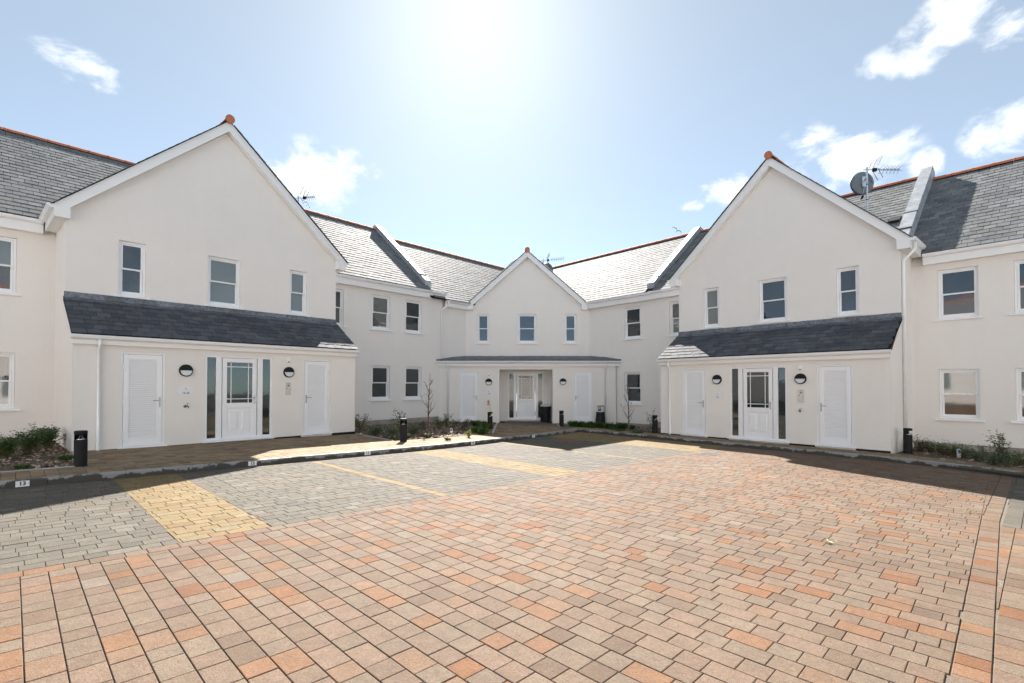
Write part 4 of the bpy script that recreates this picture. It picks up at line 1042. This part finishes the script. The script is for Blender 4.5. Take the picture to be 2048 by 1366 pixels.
# ------------------------------------------------------------ bollard lights
def make_bollard(p, label, turn):
    t = thing('bollard_light', label, 'bollard', p, 'black bollard lights along the paths')
    T = lambda x, y, z: p + Vector((x, y, z)); r = .09
    MB().lathe(T, [(r + .02, -.02), (r + .02, .006), (r, .008), (r, .445), (r - .004, .452)], 28).build('post', 'black', t, smooth=False)
    MB().lathe(T, [(r - .012, .545), (r, .548), (r, .592), (r - .008, .602)], 28).build('cap', 'black', t, smooth=False)
    mb = MB()
    for k in range(5):
        a = turn + math.pi * (.05 + .225 * k) if k < 5 else 0
    seg = 10; P = []
    for h in (.446, .55):
        for k in range(seg + 1):
            a = turn + math.pi * (k / seg); P.append(T(r * .97 * math.cos(a), r * .97 * math.sin(a), h))
    mb.add(P, [(k, k + 1, k + seg + 2, k + seg + 1) for k in range(seg)]); mb.build('back_shield', 'black', t)
    MB().lathe(T, [(.07, .452), (.045, .468), (.018, .53), (.014, .546)], 18).build('reflector_cone', 'chrome', t, smooth=True)
for px, py, lab, turn in ((161, 932, 'black bollard light at the corner of the porch with the 13-16 plate', .75), (807, 883, 'black bollard light in sun at the front edge of the bark bed', .3), (980, 858, 'black bollard light beside the wall tap and yellow hose', 1.1),
                         (1123, 852, 'black bollard light at the start of the row of lavender tufts', .4), (1310, 866, 'black bollard light by the leafy plant against the porch with the 1-6 plate', .5), (1816, 906, 'black bollard light at the foot of the tall downpipe', .7)):
    make_bollard(ground_at(px, py) - Vector((0, 0, .004)), lab, turn)

# ------------------------------------------------------------ bin, upturned tub, paint tin
p = Vector((1.46, 21.85, pz(1.46, 21.85))); T = lambda x, y, z: p + Vector((x, y, z))
t = thing('dustbin', 'tall black plastic dustbin with clear bag sticking out, in the porch recess', 'bin', p)
MB().lathe(T, [(.205, 0), (.21, .01), (.235, .50), (.24, .60)], 28).build('body', 'black_plastic', t, smooth=False)
mb = MB().lathe(T, [(.242, .585), (.262, .59), (.265, .66), (.25, .675), (.20, .68)], 28); mb.box(T, -.30, -.25, -.04, .04, .58, .63); mb.box(T, .25, .30, -.04, .04, .58, .63); mb.build('rim', 'black_plastic', t)
rn = random.Random(4); MB().lathe(T, [(.23, .66), (.20, .72), (.15, .765), (.05, .75)], 22, wob=lambda k, i: 1 + rn.uniform(-.22, .16)).build('bag', 'bag', t)
p = Vector((3.70, 20.82, pz(3.70, 20.82))); T2 = lambda x, y, z: p + Vector((x, y, z))
t = thing('plastic_tub', 'black ribbed plastic tub standing upside down by the downpipe', 'tub', p)
MB().lathe(T2, [(.235, 0), (.235, .03), (.215, .032), (.175, .50), (.168, .515), (.05, .515)], 40, wob=lambda k, i: 1 - (.025 if (k % 4 == 0 and 1 < i < 4) else 0)).build('body', 'black_plastic', t)
MB().lathe(T2, [(.243, .0), (.246, .018), (.235, .034)], 40, cap=False).build('rim', 'black_plastic', t)
p3 = p + Vector((0, 0, .515)); T3 = lambda x, y, z: p3 + Vector((x, y, z))
t = thing('paint_tub', 'white paint tub with blue and yellow label on the upturned black tub', 'paint tub', p3)
MB().lathe(T3, [(.125, 0), (.14, .23), (.14, .24)], 28).build('body', 'tin', t)
MB().lathe(T3, [(.147, .232), (.147, .255), (.13, .258)], 28).build('lid', 'black', t)
for nm, mat, a0, a1, z0, z1 in (('label', 'sign_white', -2.9, -1.1, .02, .22), ('blue_label', 'blue', -2.6, -1.5, .035, .20), ('yellow_label', 'yellow', -2.45, -1.8, .12, .175)):
    mb = MB(); n = 10; off = {'label': .002, 'blue_label': .004, 'yellow_label': .006}[nm]
    P = [T3((.125 + .015 * z / .23 + off) * math.cos(a0 + (a1 - a0) * k / n), (.125 + .015 * z / .23 + off) * math.sin(a0 + (a1 - a0) * k / n), z) for z in (z0, z1) for k in range(n + 1)]
    mb.add(P, [(k, k + 1, k + n + 2, k + n + 1) for k in range(n)]); mb.build(nm, mat, t)
for x in (-.40, 1.60):
    tag(MB().box(FC, x - .11, x + .11, 21.12, 21.30, pz(x, 21) - CAMZ - .02, pz(x, 21) - CAMZ + .012).build('floor_grating', 'black'), 'small black floor grating %s of the recess' % ('at the hose side' if x < 0 else 'in front of the dustbin'), 'grating', 'gratings at the recess')

# ------------------------------------------------------------ drain grates
def grate(cu, cv, w, l, mat, label, bars):
    T = lambda u, v, z: Vector((*UV(cu + u, cv + v), gz(*UV(cu + u, cv + v)) + z))
    t = thing('drain_grate', label, 'drain', T(0, 0, 0), 'drain covers in the paving')
    mb = MB(); f = .035
    for a in ((-l / 2, l / 2, -w / 2, -w / 2 + f), (-l / 2, l / 2, w / 2 - f, w / 2), (-l / 2, -l / 2 + f, -w / 2 + f, w / 2 - f), (l / 2 - f, l / 2, -w / 2 + f, w / 2 - f)): mb.box(T, *a, -.02, .006)
    mb.build('frame', mat, t)
    for k in range(bars):
        u = -l / 2 + f + (l - 2 * f) * (k + .5) / bars
        MB().box(T, u - .011, u + .011, -w / 2 + f, w / 2 - f, -.02, .005).build('bar', mat, t)
    MB().box(T, -l / 2 + f, l / 2 - f, -w / 2 + f, w / 2 - f, -.026, -.012).build('sump', 'black', t)
grate(9.68, -3.73, .45, .60, 'rust', 'rusty slotted drain grate in the grey bay below plate 9', 12)
grate(10.0, .42, .42, .46, 'iron', 'dull iron gully grate among the red blocks by the kerb', 9)
p = ground_at(1886, 918); tag(MB().lathe(lambda x, y, z: p + Vector((x, y, z)), [(.06, .001), (.06, .005)], 20).build('access_cap', 'steel'), 'small round metal cap set in the path beside the bollard by the tall downpipe', 'cap')

# ------------------------------------------------------------ kerb number plates
for px, num in ((46, '13'), (505, '12'), (735, '11'), (946, '10'), (1067, '9')):
    # where the view ray crosses the kerb face
    best = None; r = ray(px, 900)
    for (a, b) in zip(KL, KL[1:]):
        A, B = Vector(UV(*a)), Vector(UV(*b)); d = B - A
        den = r.x * -d.y + r.y * d.x
        k = (A.x * -d.y + A.y * d.x) / den; q = Vector((r.x * k, r.y * k)); w = (q - A).dot(d) / d.length_squared
        if 0 <= w <= 1: best = (q, d.normalized())
    q, d = best; n_ = Vector((d.y, -d.x)); pp = q + n_ * .004
    W = Matrix(((d.x, 0, n_.x, pp.x), (d.y, 0, n_.y, pp.y), (0, 1, 0, gz(*q) + .055), (0, 0, 0, 1)))
    t = tag(link('number_plate', None, W), 'white kerb plate numbered %s, %s' % (num, {'13': 'beside the bark bed and its bollard', '12': 'in front of the 13-16 porch', '11': 'past the 13-16 porch towards the bark bed', '10': 'by the lime green plant', '9': 'nearest the rusty drain grate'}[num]), 'number plate', 'numbered plates on the kerb')
    MB().box(lambda x, y, z: W @ Vector((x, y, z)), -.072, .072, -.040, .040, -.0035, .003).build('plate', 'sign_white', t, W=W)
    link('lettering', text_mesh(num, .075, 'ink', W, .003), W @ Matrix.Translation((0, .002, .0035)), t)
    mb = MB()
    for sx in (-1, 1): mb.lathe(lambda x, y, z: W @ Vector((x + sx * .06, y, z + .003)), [(.005, 0), (.004, .002)], 8)
    mb.build('screw', 'steel', t, W=W)

# ------------------------------------------------------------ aerials and dishes on the roofs
def yagi(parent_name, label, base, top, boom_dir, refl_at=0.0, boom=.95, dish=None, cross='x', group='television aerials'):
    """mast from base to top with a wide-band aerial: boom, pairs of crossed directors, two reflector grids; optional dish"""
    t = thing(parent_name, label, 'aerial', base, group)
    base, top = Vector(base), Vector(top)
    mb = MB(); mb.tube([base, top], .025, 10); mb.tube([top, top + Vector((0, 0, .05))], .033, 10); mb.build('mast', 'galv', t)
    mb = MB()
    for k in (.25, .5, .75): q = base + (top - base) * k; mb.tube([q - Vector((0, 0, .012)), q + Vector((0, 0, .012))], .028, 10)
    mb.build('mast_clip', 'black', t)
    d = Vector(boom_dir).normalized(); side = d.cross(Vector((0, 0, 1))).normalized(); up = side.cross(d)
    o = top + Vector((0, 0, -.02)); a = o - d * .12
    MB().tube([a, o + d * boom], .011, 6).build('boom', 'galv', t)
    mb = MB()
    for k in range(6):
        q = o + d * (boom * (.42 + .58 * k / 5))
        for s1 in (-1, 1):
            for s2 in (-1, 1):
                e = q + side * (s1 * .055) + up * (s2 * .055); mb.tube([q, e], .006, 4); mb.tube([e, e + d * .03 + side * s1 * .05 + up * s2 * .03, e + d * .06 + side * s1 * .02], .0035, 4)
    mb.build('director', 'black', t)
    for s2 in (-1, 1):
        mb = MB(); v = (up * s2 * .86 + d * .45).normalized(); c0 = o + d * .16
        for x in (-.20, 0, .20): mb.tube([c0 + side * x + v * .04, c0 + side * x + v * .36], .008, 5)
        for y in (.06, .12, .18, .24, .30, .36): mb.tube([c0 - side * .20 + v * y, c0 + side * .20 + v * y], .0035, 4)
        mb.build('reflector', 'iron', t)
    MB().box(lambda x, y, z: o + d * (.24 + x) + side * y + up * z, -.05, .05, -.04, .04, -.05, .04).build('dipole_box', 'black', t)
    if dish:
        c, ax, R = Vector(dish[0]), Vector(dish[1]).normalized(), dish[2]; sx = ax.cross(Vector((0, 0, 1))).normalized(); sy = sx.cross(ax)
        T = lambda x, y, z: c + sx * x + sy * y * 1.12 + ax * z
        MB().lathe(T, [(.02, 0), (R * .5, .03), (R * .85, .085), (R, .12), (R + .006, .122), (R * .85, .075), (.02, -.01)], 32, cap=False).build('dish', 'dish', t, smooth=True)
        mb = MB(); mb.box(T, -.06, .06, -.16, .12, -.05, -.006); mb.tube([T(0, 0, -.03), Vector((top.x, top.y, c.z))], .03, 8); mb.build('dish_bracket', 'galv', t)
        mb = MB(); e = T(0, -R * 1.25, R * .62); mb.tube([T(0, -R * .55, -.02), e], .012, 6); mb.build('feed_arm', 'silver_panel', t)
        mb = MB(); mb.tube([e - ax * .02, e + sy * .03 - ax * .09], .030, 10); mb.tube([e + sy * .03 - ax * .09, e + sy * .04 - ax * .12], .038, 10); mb.build('receiver', 'black', t)
b = FR(-4.09, 17.8, 4.65); tp = FR(-4.09, 17.8, 6.50)
yagi('roof_aerial', 'galvanised mast with grey satellite dish and aerial on the slate roof beside the lead parapet', b, tp, Vector((1, .05, .03)), dish=(FR(-4.22, 18.0, 6.22), FR.n * .8 - FR.d * .62 + Vector((0, 0, -.04)), .33), boom=1.0)
b = FL(8.35, 18.0, 6.1); yagi('roof_aerial', 'television aerial without a dish poking up behind the gable of the 13-16 porch', b, FL(8.35, 18.0, 6.92), Vector((1, -.1, .05)), boom=.62)
b = Vector((1.60, 25.2, 6.2)); yagi('roof_aerial', 'aerial and dark dish half hidden behind the gable over the 7-12 porch', b, Vector((1.60, 25.2, 7.88)), Vector((1, -.15, .06)), dish=(Vector((1.72, 25.45, 7.42)), Vector((.35, .9, .05)), .36), boom=1.0)
# seagull in flight
p = Vector((0, 0, CAMZ)) + ray(1355, 461.5) * 58
t = thing('seagull', 'white and grey seagull gliding above the ridge', 'bird', p)
T = lambda x, y, z: p + Vector((x, y, z))
MB().tube([T(-.10, .25, -.10), T(-.08, .15, -.05), T(-.02, 0, 0), T(.05, -.14, .03), T(.08, -.24, .04), T(.10, -.30, .03)], [.02, .06, .085, .065, .045, .01], 10).build('body', 'gull', t, smooth=True)
for sx, pts in ((-1, [(-.02, 0, .03), (-.18, .0, .30), (-.42, .06, .42), (-.66, .14, .40)]), (1, [(.02, 0, 0), (.28, .0, -.02), (.42, .04, -.14), (.50, .12, -.42)])):
    mb = MB(); P = []
    for i, q in enumerate(pts):
        w = (.11, .10, .07, .01)[i]
        P += [T(q[0], q[1] - w, q[2] + .012), T(q[0], q[1] + w, q[2]), T(q[0], q[1] + w * .2, q[2] - .02)]
    mb.add(P, [(3 * i + k, 3 * i + 3 + k, 3 * i + 3 + (k + 1) % 3, 3 * i + (k + 1) % 3) for i in range(3) for k in range(3)]); mb.build('wing', 'gull_wing', t)
# ------------------------------------------------------------ plants
GREENS = {'dark': [(.055, .105, .028), (.075, .135, .036), (.04, .075, .024)], 'mid': [(.07, .125, .03), (.09, .155, .035), (.05, .095, .025)], 'olive': [(.10, .12, .035), (.075, .09, .03), (.13, .13, .04)],
          'lime': [(.24, .34, .04), (.32, .38, .05), (.16, .26, .04)], 'bluish': [(.075, .14, .06), (.10, .17, .075), (.05, .10, .045)], 'bronze': [(.075, .05, .03), (.06, .065, .03), (.04, .035, .025)], 'grass': [(.05, .10, .02), (.035, .075, .018)]}
def leaf(mb, p, d, ln, w, c, droop=.25):
    d = d.normalized(); s = d.cross(Vector((0, 0, 1)))
    if s.length < .1: s = Vector((1, 0, 0))
    s.normalize(); n = s.cross(d)
    m = p + d * ln * .5 + n * ln * .06; e = p + d * ln - Vector((0, 0, ln * droop))
    mb.add([p, m - s * w / 2, e, m + s * w / 2], [(0, 1, 2), (0, 2, 3)], c)
def rdir(rn, up=.3):
    a = rn.uniform(0, 6.283); z = rn.uniform(-.3, 1) + up; return Vector((math.cos(a), math.sin(a), z)).normalized()
def shrub(p, h, r, pal, label, leaves=220, ln=.05, wd=.5, stems=7, flowers=None, group=None, loose=1.0, seed=0, name='shrub', cat='shrub'):
    rn = random.Random(seed * 101 + int(p.x * 1000)); t = thing(name, label, cat, p, group)
    st = MB(); lf = MB(); tips = []
    for k in range(stems):
        a = rn.uniform(0, 6.283); q = r * rn.uniform(.2, .95); hh = h * rn.uniform(.6, 1.0)
        e = p + Vector((math.cos(a) * q, math.sin(a) * q, hh)); m = p + Vector((math.cos(a) * q * .35, math.sin(a) * q * .35, hh * .5))
        st.tube([p + Vector((math.cos(a) * .02, math.sin(a) * .02, -.03)), m, e], [.009, .006, .003], 5)
        tips.append((m, e))
    for k in range(leaves):
        m, e = rn.choice(tips); w = rn.random() ** .6; q = m.lerp(e, w) if rn.random() < .75 else p.lerp(m, .3 + .7 * w)
        q = q + Vector((rn.gauss(0, 1), rn.gauss(0, 1), rn.gauss(0, .8))) * (r * .16 * loose)
        if q.z < p.z + .01: q.z = p.z + rn.uniform(.01, .05)
        k2 = rn.uniform(.75, 1.25); c = rn.choice(GREENS[pal]); c = tuple(x * k2 for x in c)
        l = ln * rn.uniform(.6, 1.3); leaf(lf, q, rdir(rn), l, l * wd, c)
    st.build('stem', 'bark', t); lf.build('foliage', 'leaf', t, colour=True)
    if flowers:
        fc, n = flowers; fb = MB()
        for k in range(n):
            m, e = rn.choice(tips); q = e + Vector((rn.gauss(0, r * .3), rn.gauss(0, r * .3), rn.uniform(0, .04)))
            for j in range(5):
                a = j * 1.2566; leaf(fb, q, Vector((math.cos(a), math.sin(a), .4)), .022, .016, jit(fc, .15), .1)
        fb.build('flower', 'leaf', t, colour=True)
    return t
def tuft(p, h, r, pal, label, blades=140, group=None, seed=0, flowers=None, name='lavender_tuft', cat='plant'):
    rn = random.Random(seed * 37 + int(p.x * 997)); t = thing(name, label, cat, p, group); lf = MB()
    for k in range(blades):
        a = rn.uniform(0, 6.283); q = r * math.sqrt(rn.random()) * .6; b = p + Vector((math.cos(a) * q, math.sin(a) * q, -.01)); tilt = rn.uniform(.1, .75)
        d = Vector((math.cos(a) * tilt, math.sin(a) * tilt, 1)); l = h * rn.uniform(.45, 1.05)
        c = tuple(x * rn.uniform(.7, 1.3) for x in rn.choice(GREENS[pal])); leaf(lf, b, d, l, .012 + .01 * rn.random(), c, .1)
        if rn.random() < .6: leaf(lf, b + d.normalized() * l * rn.uniform(.4, .9), rdir(rn), .035, .012, c, .1)
    lf.build('foliage', 'leaf', t, colour=True)
    if flowers:
        fc, n = flowers; fb = MB()
        for k in range(n):
            q = p + Vector((rn.gauss(0, r * .5), rn.gauss(0, r * .5), h * rn.uniform(.6, 1.05)))
            for j in range(5): a = j * 1.2566; leaf(fb, q, Vector((math.cos(a), math.sin(a), .5)), .024, .018, jit(fc, .15), .1)
        fb.build('flower', 'leaf', t, colour=True)
    return t
def sapling(p, h, label, seed, low=0.0):
    rn = random.Random(seed); t = thing('sapling', label, 'tree', p); tr = MB(); tw = MB(); path = []
    for k in range(9):
        w = k / 8; path.append(p + Vector((.05 * math.sin(w * 3 + seed) * w, .03 * math.cos(w * 4) * w, -.04 + h * w)))
    tr.tube(path, [.030 - .026 * (k / 8) ** .8 for k in range(9)], 8)
    for k in range(15):
        w = rn.uniform(.22 - low, .8); i = min(int(w * 8), 7); b = path[i].lerp(path[i + 1], w * 8 - i); a = rn.uniform(0, 6.283)
        L = h * rn.uniform(.14, .34) * (1.25 - w); d = Vector((math.cos(a) * .62, math.sin(a) * .62, .8)).normalized()
        q1 = b + d * L * .5; q2 = q1 + (d + Vector((0, 0, .5))).normalized() * L * .55
        tr.tube([b, q1, q2], [.010, .006, .0025], 5)
        for j in range(4):
            z = rn.uniform(.2, .95); q = b.lerp(q2, z); a2 = rn.uniform(0, 6.283); dd = Vector((math.cos(a2), math.sin(a2), .7)).normalized()
            tw.tube([q, q + dd * rn.uniform(.04, .16)], [.0035, .0015], 4)
            tw.tube([q, q + dd * .018], [.006, .004], 4)
    tr.build('trunk', 'bark', t); tw.build('crown', 'bark', t)
# left bed
for k, (px, py, h, r, pal) in enumerate(((12, 918, .40, .34, 'mid'), (58, 908, .48, .36, 'mid'), (95, 898, .42, .34, 'dark'))):
    shrub(ground_at(px, py), h, r, pal, ['bushy green shrub furthest along the bed from the bollard by the 13-16 porch', 'taller green shrub in the middle of the bed beside the 13-16 porch', 'dark shrub in the corner against the flank of the 13-16 porch'][k], 1150, .06, .5, 16, seed=k)
tuft(ground_at(132, 921), .13, .13, 'grass', 'small round green tuft on bark near the bollard of the 13-16 porch', 260, seed=3, name='grass_tuft'); tuft(ground_at(44, 938), .10, .13, 'grass', 'low flat green tuft at the edge of the bark by the kerb plate 13', 200, seed=4, name='grass_tuft')
# middle bed
shrub(ground_at(722, 866), .62, .36, 'olive', 'loose olive shrub against the corner of the 13-16 porch', 420, .075, .45, 9, seed=11)
shrub(ground_at(803, 872), .80, .26, 'mid', 'upright leafy shrub behind the sunlit bollard', 240, .075, .45, 6, seed=12)
for k, (px, py, pal, lab) in enumerate(((752, 870, 'bluish', 'low spreading plant with blue flowers beside the olive shrub'), (783, 874, 'bluish', 'low spreading plant with blue flowers behind the sunlit bollard'), (826, 868, 'bluish', 'low mat of dark leaves just past the sunlit bollard'))):
    shrub(ground_at(px, py), .24, .36, pal, lab, 900, .045, .45, 18, flowers=((.16, .17, .50), 12), seed=20 + k, loose=1.5, name='ground_cover_plant', cat='plant')
shrub(ground_at(846, 862), .38, .26, 'bronze', 'small bronze shrub at the foot of the bare sapling by the tall window wall', 220, .05, .5, 8, seed=31)
shrub(ground_at(878, 858), .40, .30, 'dark', 'dark leafy shrub by the porch downpipe above the bark', 260, .065, .5, 8, seed=32)
shrub(ground_at(893, 854), .46, .26, 'dark', 'dark glossy shrub below the porch downpipe', 200, .07, .5, 8, seed=33)
shrub(ground_at(905, 860), .38, .26, 'olive', 'yellowish shrub in front of the louvred door by the hose', 240, .05, .5, 9, seed=34)
shrub(ground_at(926, 862), .46, .28, 'bronze', 'bronze rounded shrub below the louvred door by the hose', 300, .055, .5, 9, seed=35)
for k, (px, py, h) in enumerate(((950, 852, .30), (962, 854, .30), (954, 866, .27), (966, 868, .26), (970, 858, .3))):
    tuft(ground_at(px, py), h, .20, 'mid', 'rounded green lavender tuft near the bollard with the yellow hose', 260, 'lavender tufts by the hose bollard', 40 + k)
shrub(ground_at(938, 875), .22, .15, 'lime', 'bright lime green plant on the bark by the path', 170, .055, .5, 6, seed=50, name='lime_plant', cat='plant')
for k, (px, py) in enumerate(((785, 880), (817, 877), (856, 876), (896, 881))):
    tuft(ground_at(px, py), .13, .12, 'grass', 'small clump of pale yellow flowers ' + ['at the foot of the sunlit bollard', 'just past the sunlit bollard', 'in front of the bare sapling', 'near the lime green plant'][k], 50, 'clumps of yellow flowers', 60 + k, flowers=((.70, .60, .10), 9), name='flower_clump')
for k, (px, py) in enumerate(((872, 876), (890, 867), (842, 874))):
    tuft(ground_at(px, py), .07, .12, 'mid', 'tiny green sprout on the bark ' + ['near the path edge between flower clumps', 'behind the white plant label', 'beside the bare sapling'][k], 60, 'tiny sprouts on the bark', 70 + k, name='grass_tuft')
sapling(ground_at(857, 868), 1.92, 'bare young sapling in the bark bed below the sash windows', 5)
p = ground_at(903, 872); t = thing('plant_label', 'small white printed plant label on a stake in the bark', 'plant label', p)
MB().box(lambda x, y, z: p + Vector((x, y - .1 * z, z)), -.035, .035, -.003, .003, .10, .22).build('card', 'sign_white', t); MB().box(lambda x, y, z: p + Vector((x, y - .1 * z, z)), -.028, .028, -.005, -.003, .15, .21).build('picture', 'blue', t); MB().tube([p, p + Vector((0, -.01, .11))], .005, 5).build('stake', 'sign_white', t)
# right bed
for k in range(9):
    w = k / 8; q = Vector((2.35 + 2.0 * w, 19.30 - .95 * w + .1 * math.sin(k * 2), 0)); q.z = pz(q.x, q.y)
    tuft(q, .30 - .06 * w + .04 * math.sin(k * 3), .20, 'grass', 'green lavender tuft in the row below the louvred door by the paint tub', 230, 'lavender row by the path', 80 + k)
sapling(ground_at(1257, 863), 1.95, 'bare young sapling in front of the single sash windows by the 1-6 porch', 8, .12)
shrub(ground_at(1303, 860), .78, .20, 'mid', 'upright leafy plant beside the flank of the 1-6 porch', 110, .07, .5, 5, seed=90)
for k, (px, py) in enumerate(((1240, 862), (1275, 866), (1225, 858))):
    tuft(ground_at(px, py), .10, .3, 'grass', 'low weedy grass patch on soil around the sapling by the 1-6 porch', 160, 'weedy patches round the sapling', 95 + k, name='grass_tuft')
# far right bed
shrub(ground_at(1826, 902), .52, .16, 'olive', 'thin sprig with pale leaves behind the bollard at the tall downpipe', 26, .07, .5, 4, seed=101)
shrub(ground_at(2003, 925), .62, .30, 'mid', 'open leafy shrub under the far ground-floor windows', 260, .07, .48, 9, seed=102)
shrub(ground_at(1968, 922), .46, .14, 'bluish', 'slim grey-green shrub next to the open leafy shrub', 150, .035, .5, 5, seed=103)
for k, (px, py, h, pal) in enumerate(((1842, 903, .30, 'olive'), (1862, 905, .26, 'dark'), (1882, 908, .22, 'dark'), (1905, 912, .24, 'mid'), (1928, 915, .24, 'dark'), (1950, 920, .22, 'bluish'), (1985, 930, .24, 'bluish'), (2015, 934, .24, 'bluish'), (2040, 930, .24, 'grass'))):
    shrub(ground_at(px, py), h, .28, pal, ['low olive plant next to the bollard at the tall downpipe', 'low dark plant beside the olive one by the tall downpipe', 'low dark plant under the sill of the first far window', 'low green plant near the discarded plant pot sleeve', 'low dark plant just past the plastic plant sleeve', 'low grey-green mat along the path edge under the far windows', 'low grey-green mat along the path edge under the far windows', 'low grey-green mat along the path edge under the far windows', 'grassy green plant at the end of the far bed'][k],
          480, .045, .45, 14, group='low plants in the far bed', seed=110 + k, loose=1.4, flowers=((.6, .6, .55), 3) if k > 5 else None, name='ground_cover_plant', cat='plant')
p = ground_at(1918, 915); t = thing('plant_label', 'blue and white plastic plant sleeve standing in the far bed', 'plant label', p)
MB().prism(lambda x, y, z: p + Vector((x, y, z)), [(-.03, 0), (.03, 0), (.045, .16), (.01, .20), (-.04, .18)], -.015, .015).build('sleeve', 'sign_white', t); MB().box(lambda x, y, z: p + Vector((x, y, z)), -.03, .02, -.018, -.0155, .12, .165).build('print', 'blue', t)
# fallen sprigs on the paving
for k, (px, py, r, n) in enumerate(((1658, 1086, .028, 12), (1945, 1026, .04, 16), (1908, 968, .02, 4))):
    p = ground_at(px, py, .003); rn = random.Random(k); t = thing('fallen_leaves', ['yellow-green leaf sprig lying out on the sunlit red blocks', 'yellow-green leaf cluster lying by the edge row of the red blocks', 'dull leaf lying on shaded blocks below the far windows'][k], 'leaves', p); mb = MB()
    for j in range(n):
        a = rn.uniform(0, 6.283); q = p + Vector((rn.gauss(0, r), rn.gauss(0, r * .5), .004 + rn.uniform(0, .02)))
        leaf(mb, q, Vector((math.cos(a), math.sin(a), .25)), .036, .02, tuple(x * rn.uniform(.7, 1.2) for x in rn.choice([(.17, .20, .015), (.09, .15, .015), (.22, .20, .02)])), .1)
    mb.build('foliage', 'leaf', t, colour=True)
M('slate_far', (.22, .23, .24), .6, noise=((3, .2, 3),))
# behind the camera: the white houses, boundary wall and hedge across the court that the windows mirror; houses set close and tall to add fill light
for k, x0 in enumerate((-24, 7.2)):
    x1 = x0 + 16.8; g0 = gz((x0 + x1) / 2, -13); Y0 = -5
    t = thing('house', ['white rendered house across the court, facing the 13-16 porch', 'white rendered house across the court, facing the 1-6 porch'][k], 'building', (x0, Y0, g0), 'houses across the court')
    MB().box(ident, x0, x1, Y0 - 8, Y0, g0 - .8, g0 + 6.0).build('wall', 'render', t)
    mb = MB(); mb.prism_x(ident, [(Y0 + .3, g0 + 5.9), (Y0 - 4, g0 + 8.4), (Y0 - 8.3, g0 + 5.9)], x0, x1); mb.build('roof', 'slate_far', t)
    MB().box(ident, x0, x1, Y0 - 4.12, Y0 - 3.88, g0 + 8.36, g0 + 8.5).build('ridge', 'terracotta', t)
    for i in range(5):
        for z in (.9, 3.5):
            x = x0 + 1.6 + i * 3.4; f = MB(); f.box(ident, x - .5, x + .5, Y0, Y0 + .04, g0 + z, g0 + z + 1.4); w = f.build('window', 'upvc', t)
            MB().box(ident, x - .42, x + .42, Y0 + .041, Y0 + .05, g0 + z + .08, g0 + z + 1.32).build('pane', 'glass', w)
t = thing('garden_wall', 'white rendered boundary wall between the two houses across the court', 'wall', (-7.1, -5.2, gz(0, -5)))
MB().box(ident, -7.15, 7.15, -5.4, -5.2, gz(0, -12) - .8, 2.3).build('wall', 'render_grey', t); MB().box(ident, -7.15, 7.15, -5.45, -5.15, 2.3, 2.35).build('coping', 'concrete', t)
t = thing('hedge', 'tall green hedge behind the boundary wall across the court', 'hedge', (0, -7.5, .2)); rn = random.Random(3); mb = MB()
for k in range(2600):
    x = rn.uniform(-7, 7); a = rn.uniform(0, 3.1416); R_ = 1.5 + .3 * math.sin(x * 1.3) + rn.gauss(0, .15)
    q = Vector((x, -7.5 + math.cos(a) * R_ * .8, 1.4 + math.sin(a) * R_ * 1.4)); leaf(mb, q, rdir(rn), .30, .18, tuple(z * rn.uniform(.7, 1.3) for z in rn.choice(GREENS['mid'])))
mb.build('foliage', 'leaf', t, colour=True)
MB().box(ident, -7, 7, -8.2, -6.8, -.3, 2.4).build('stem', 'bark', t)
scene.render.engine = 'CYCLES'
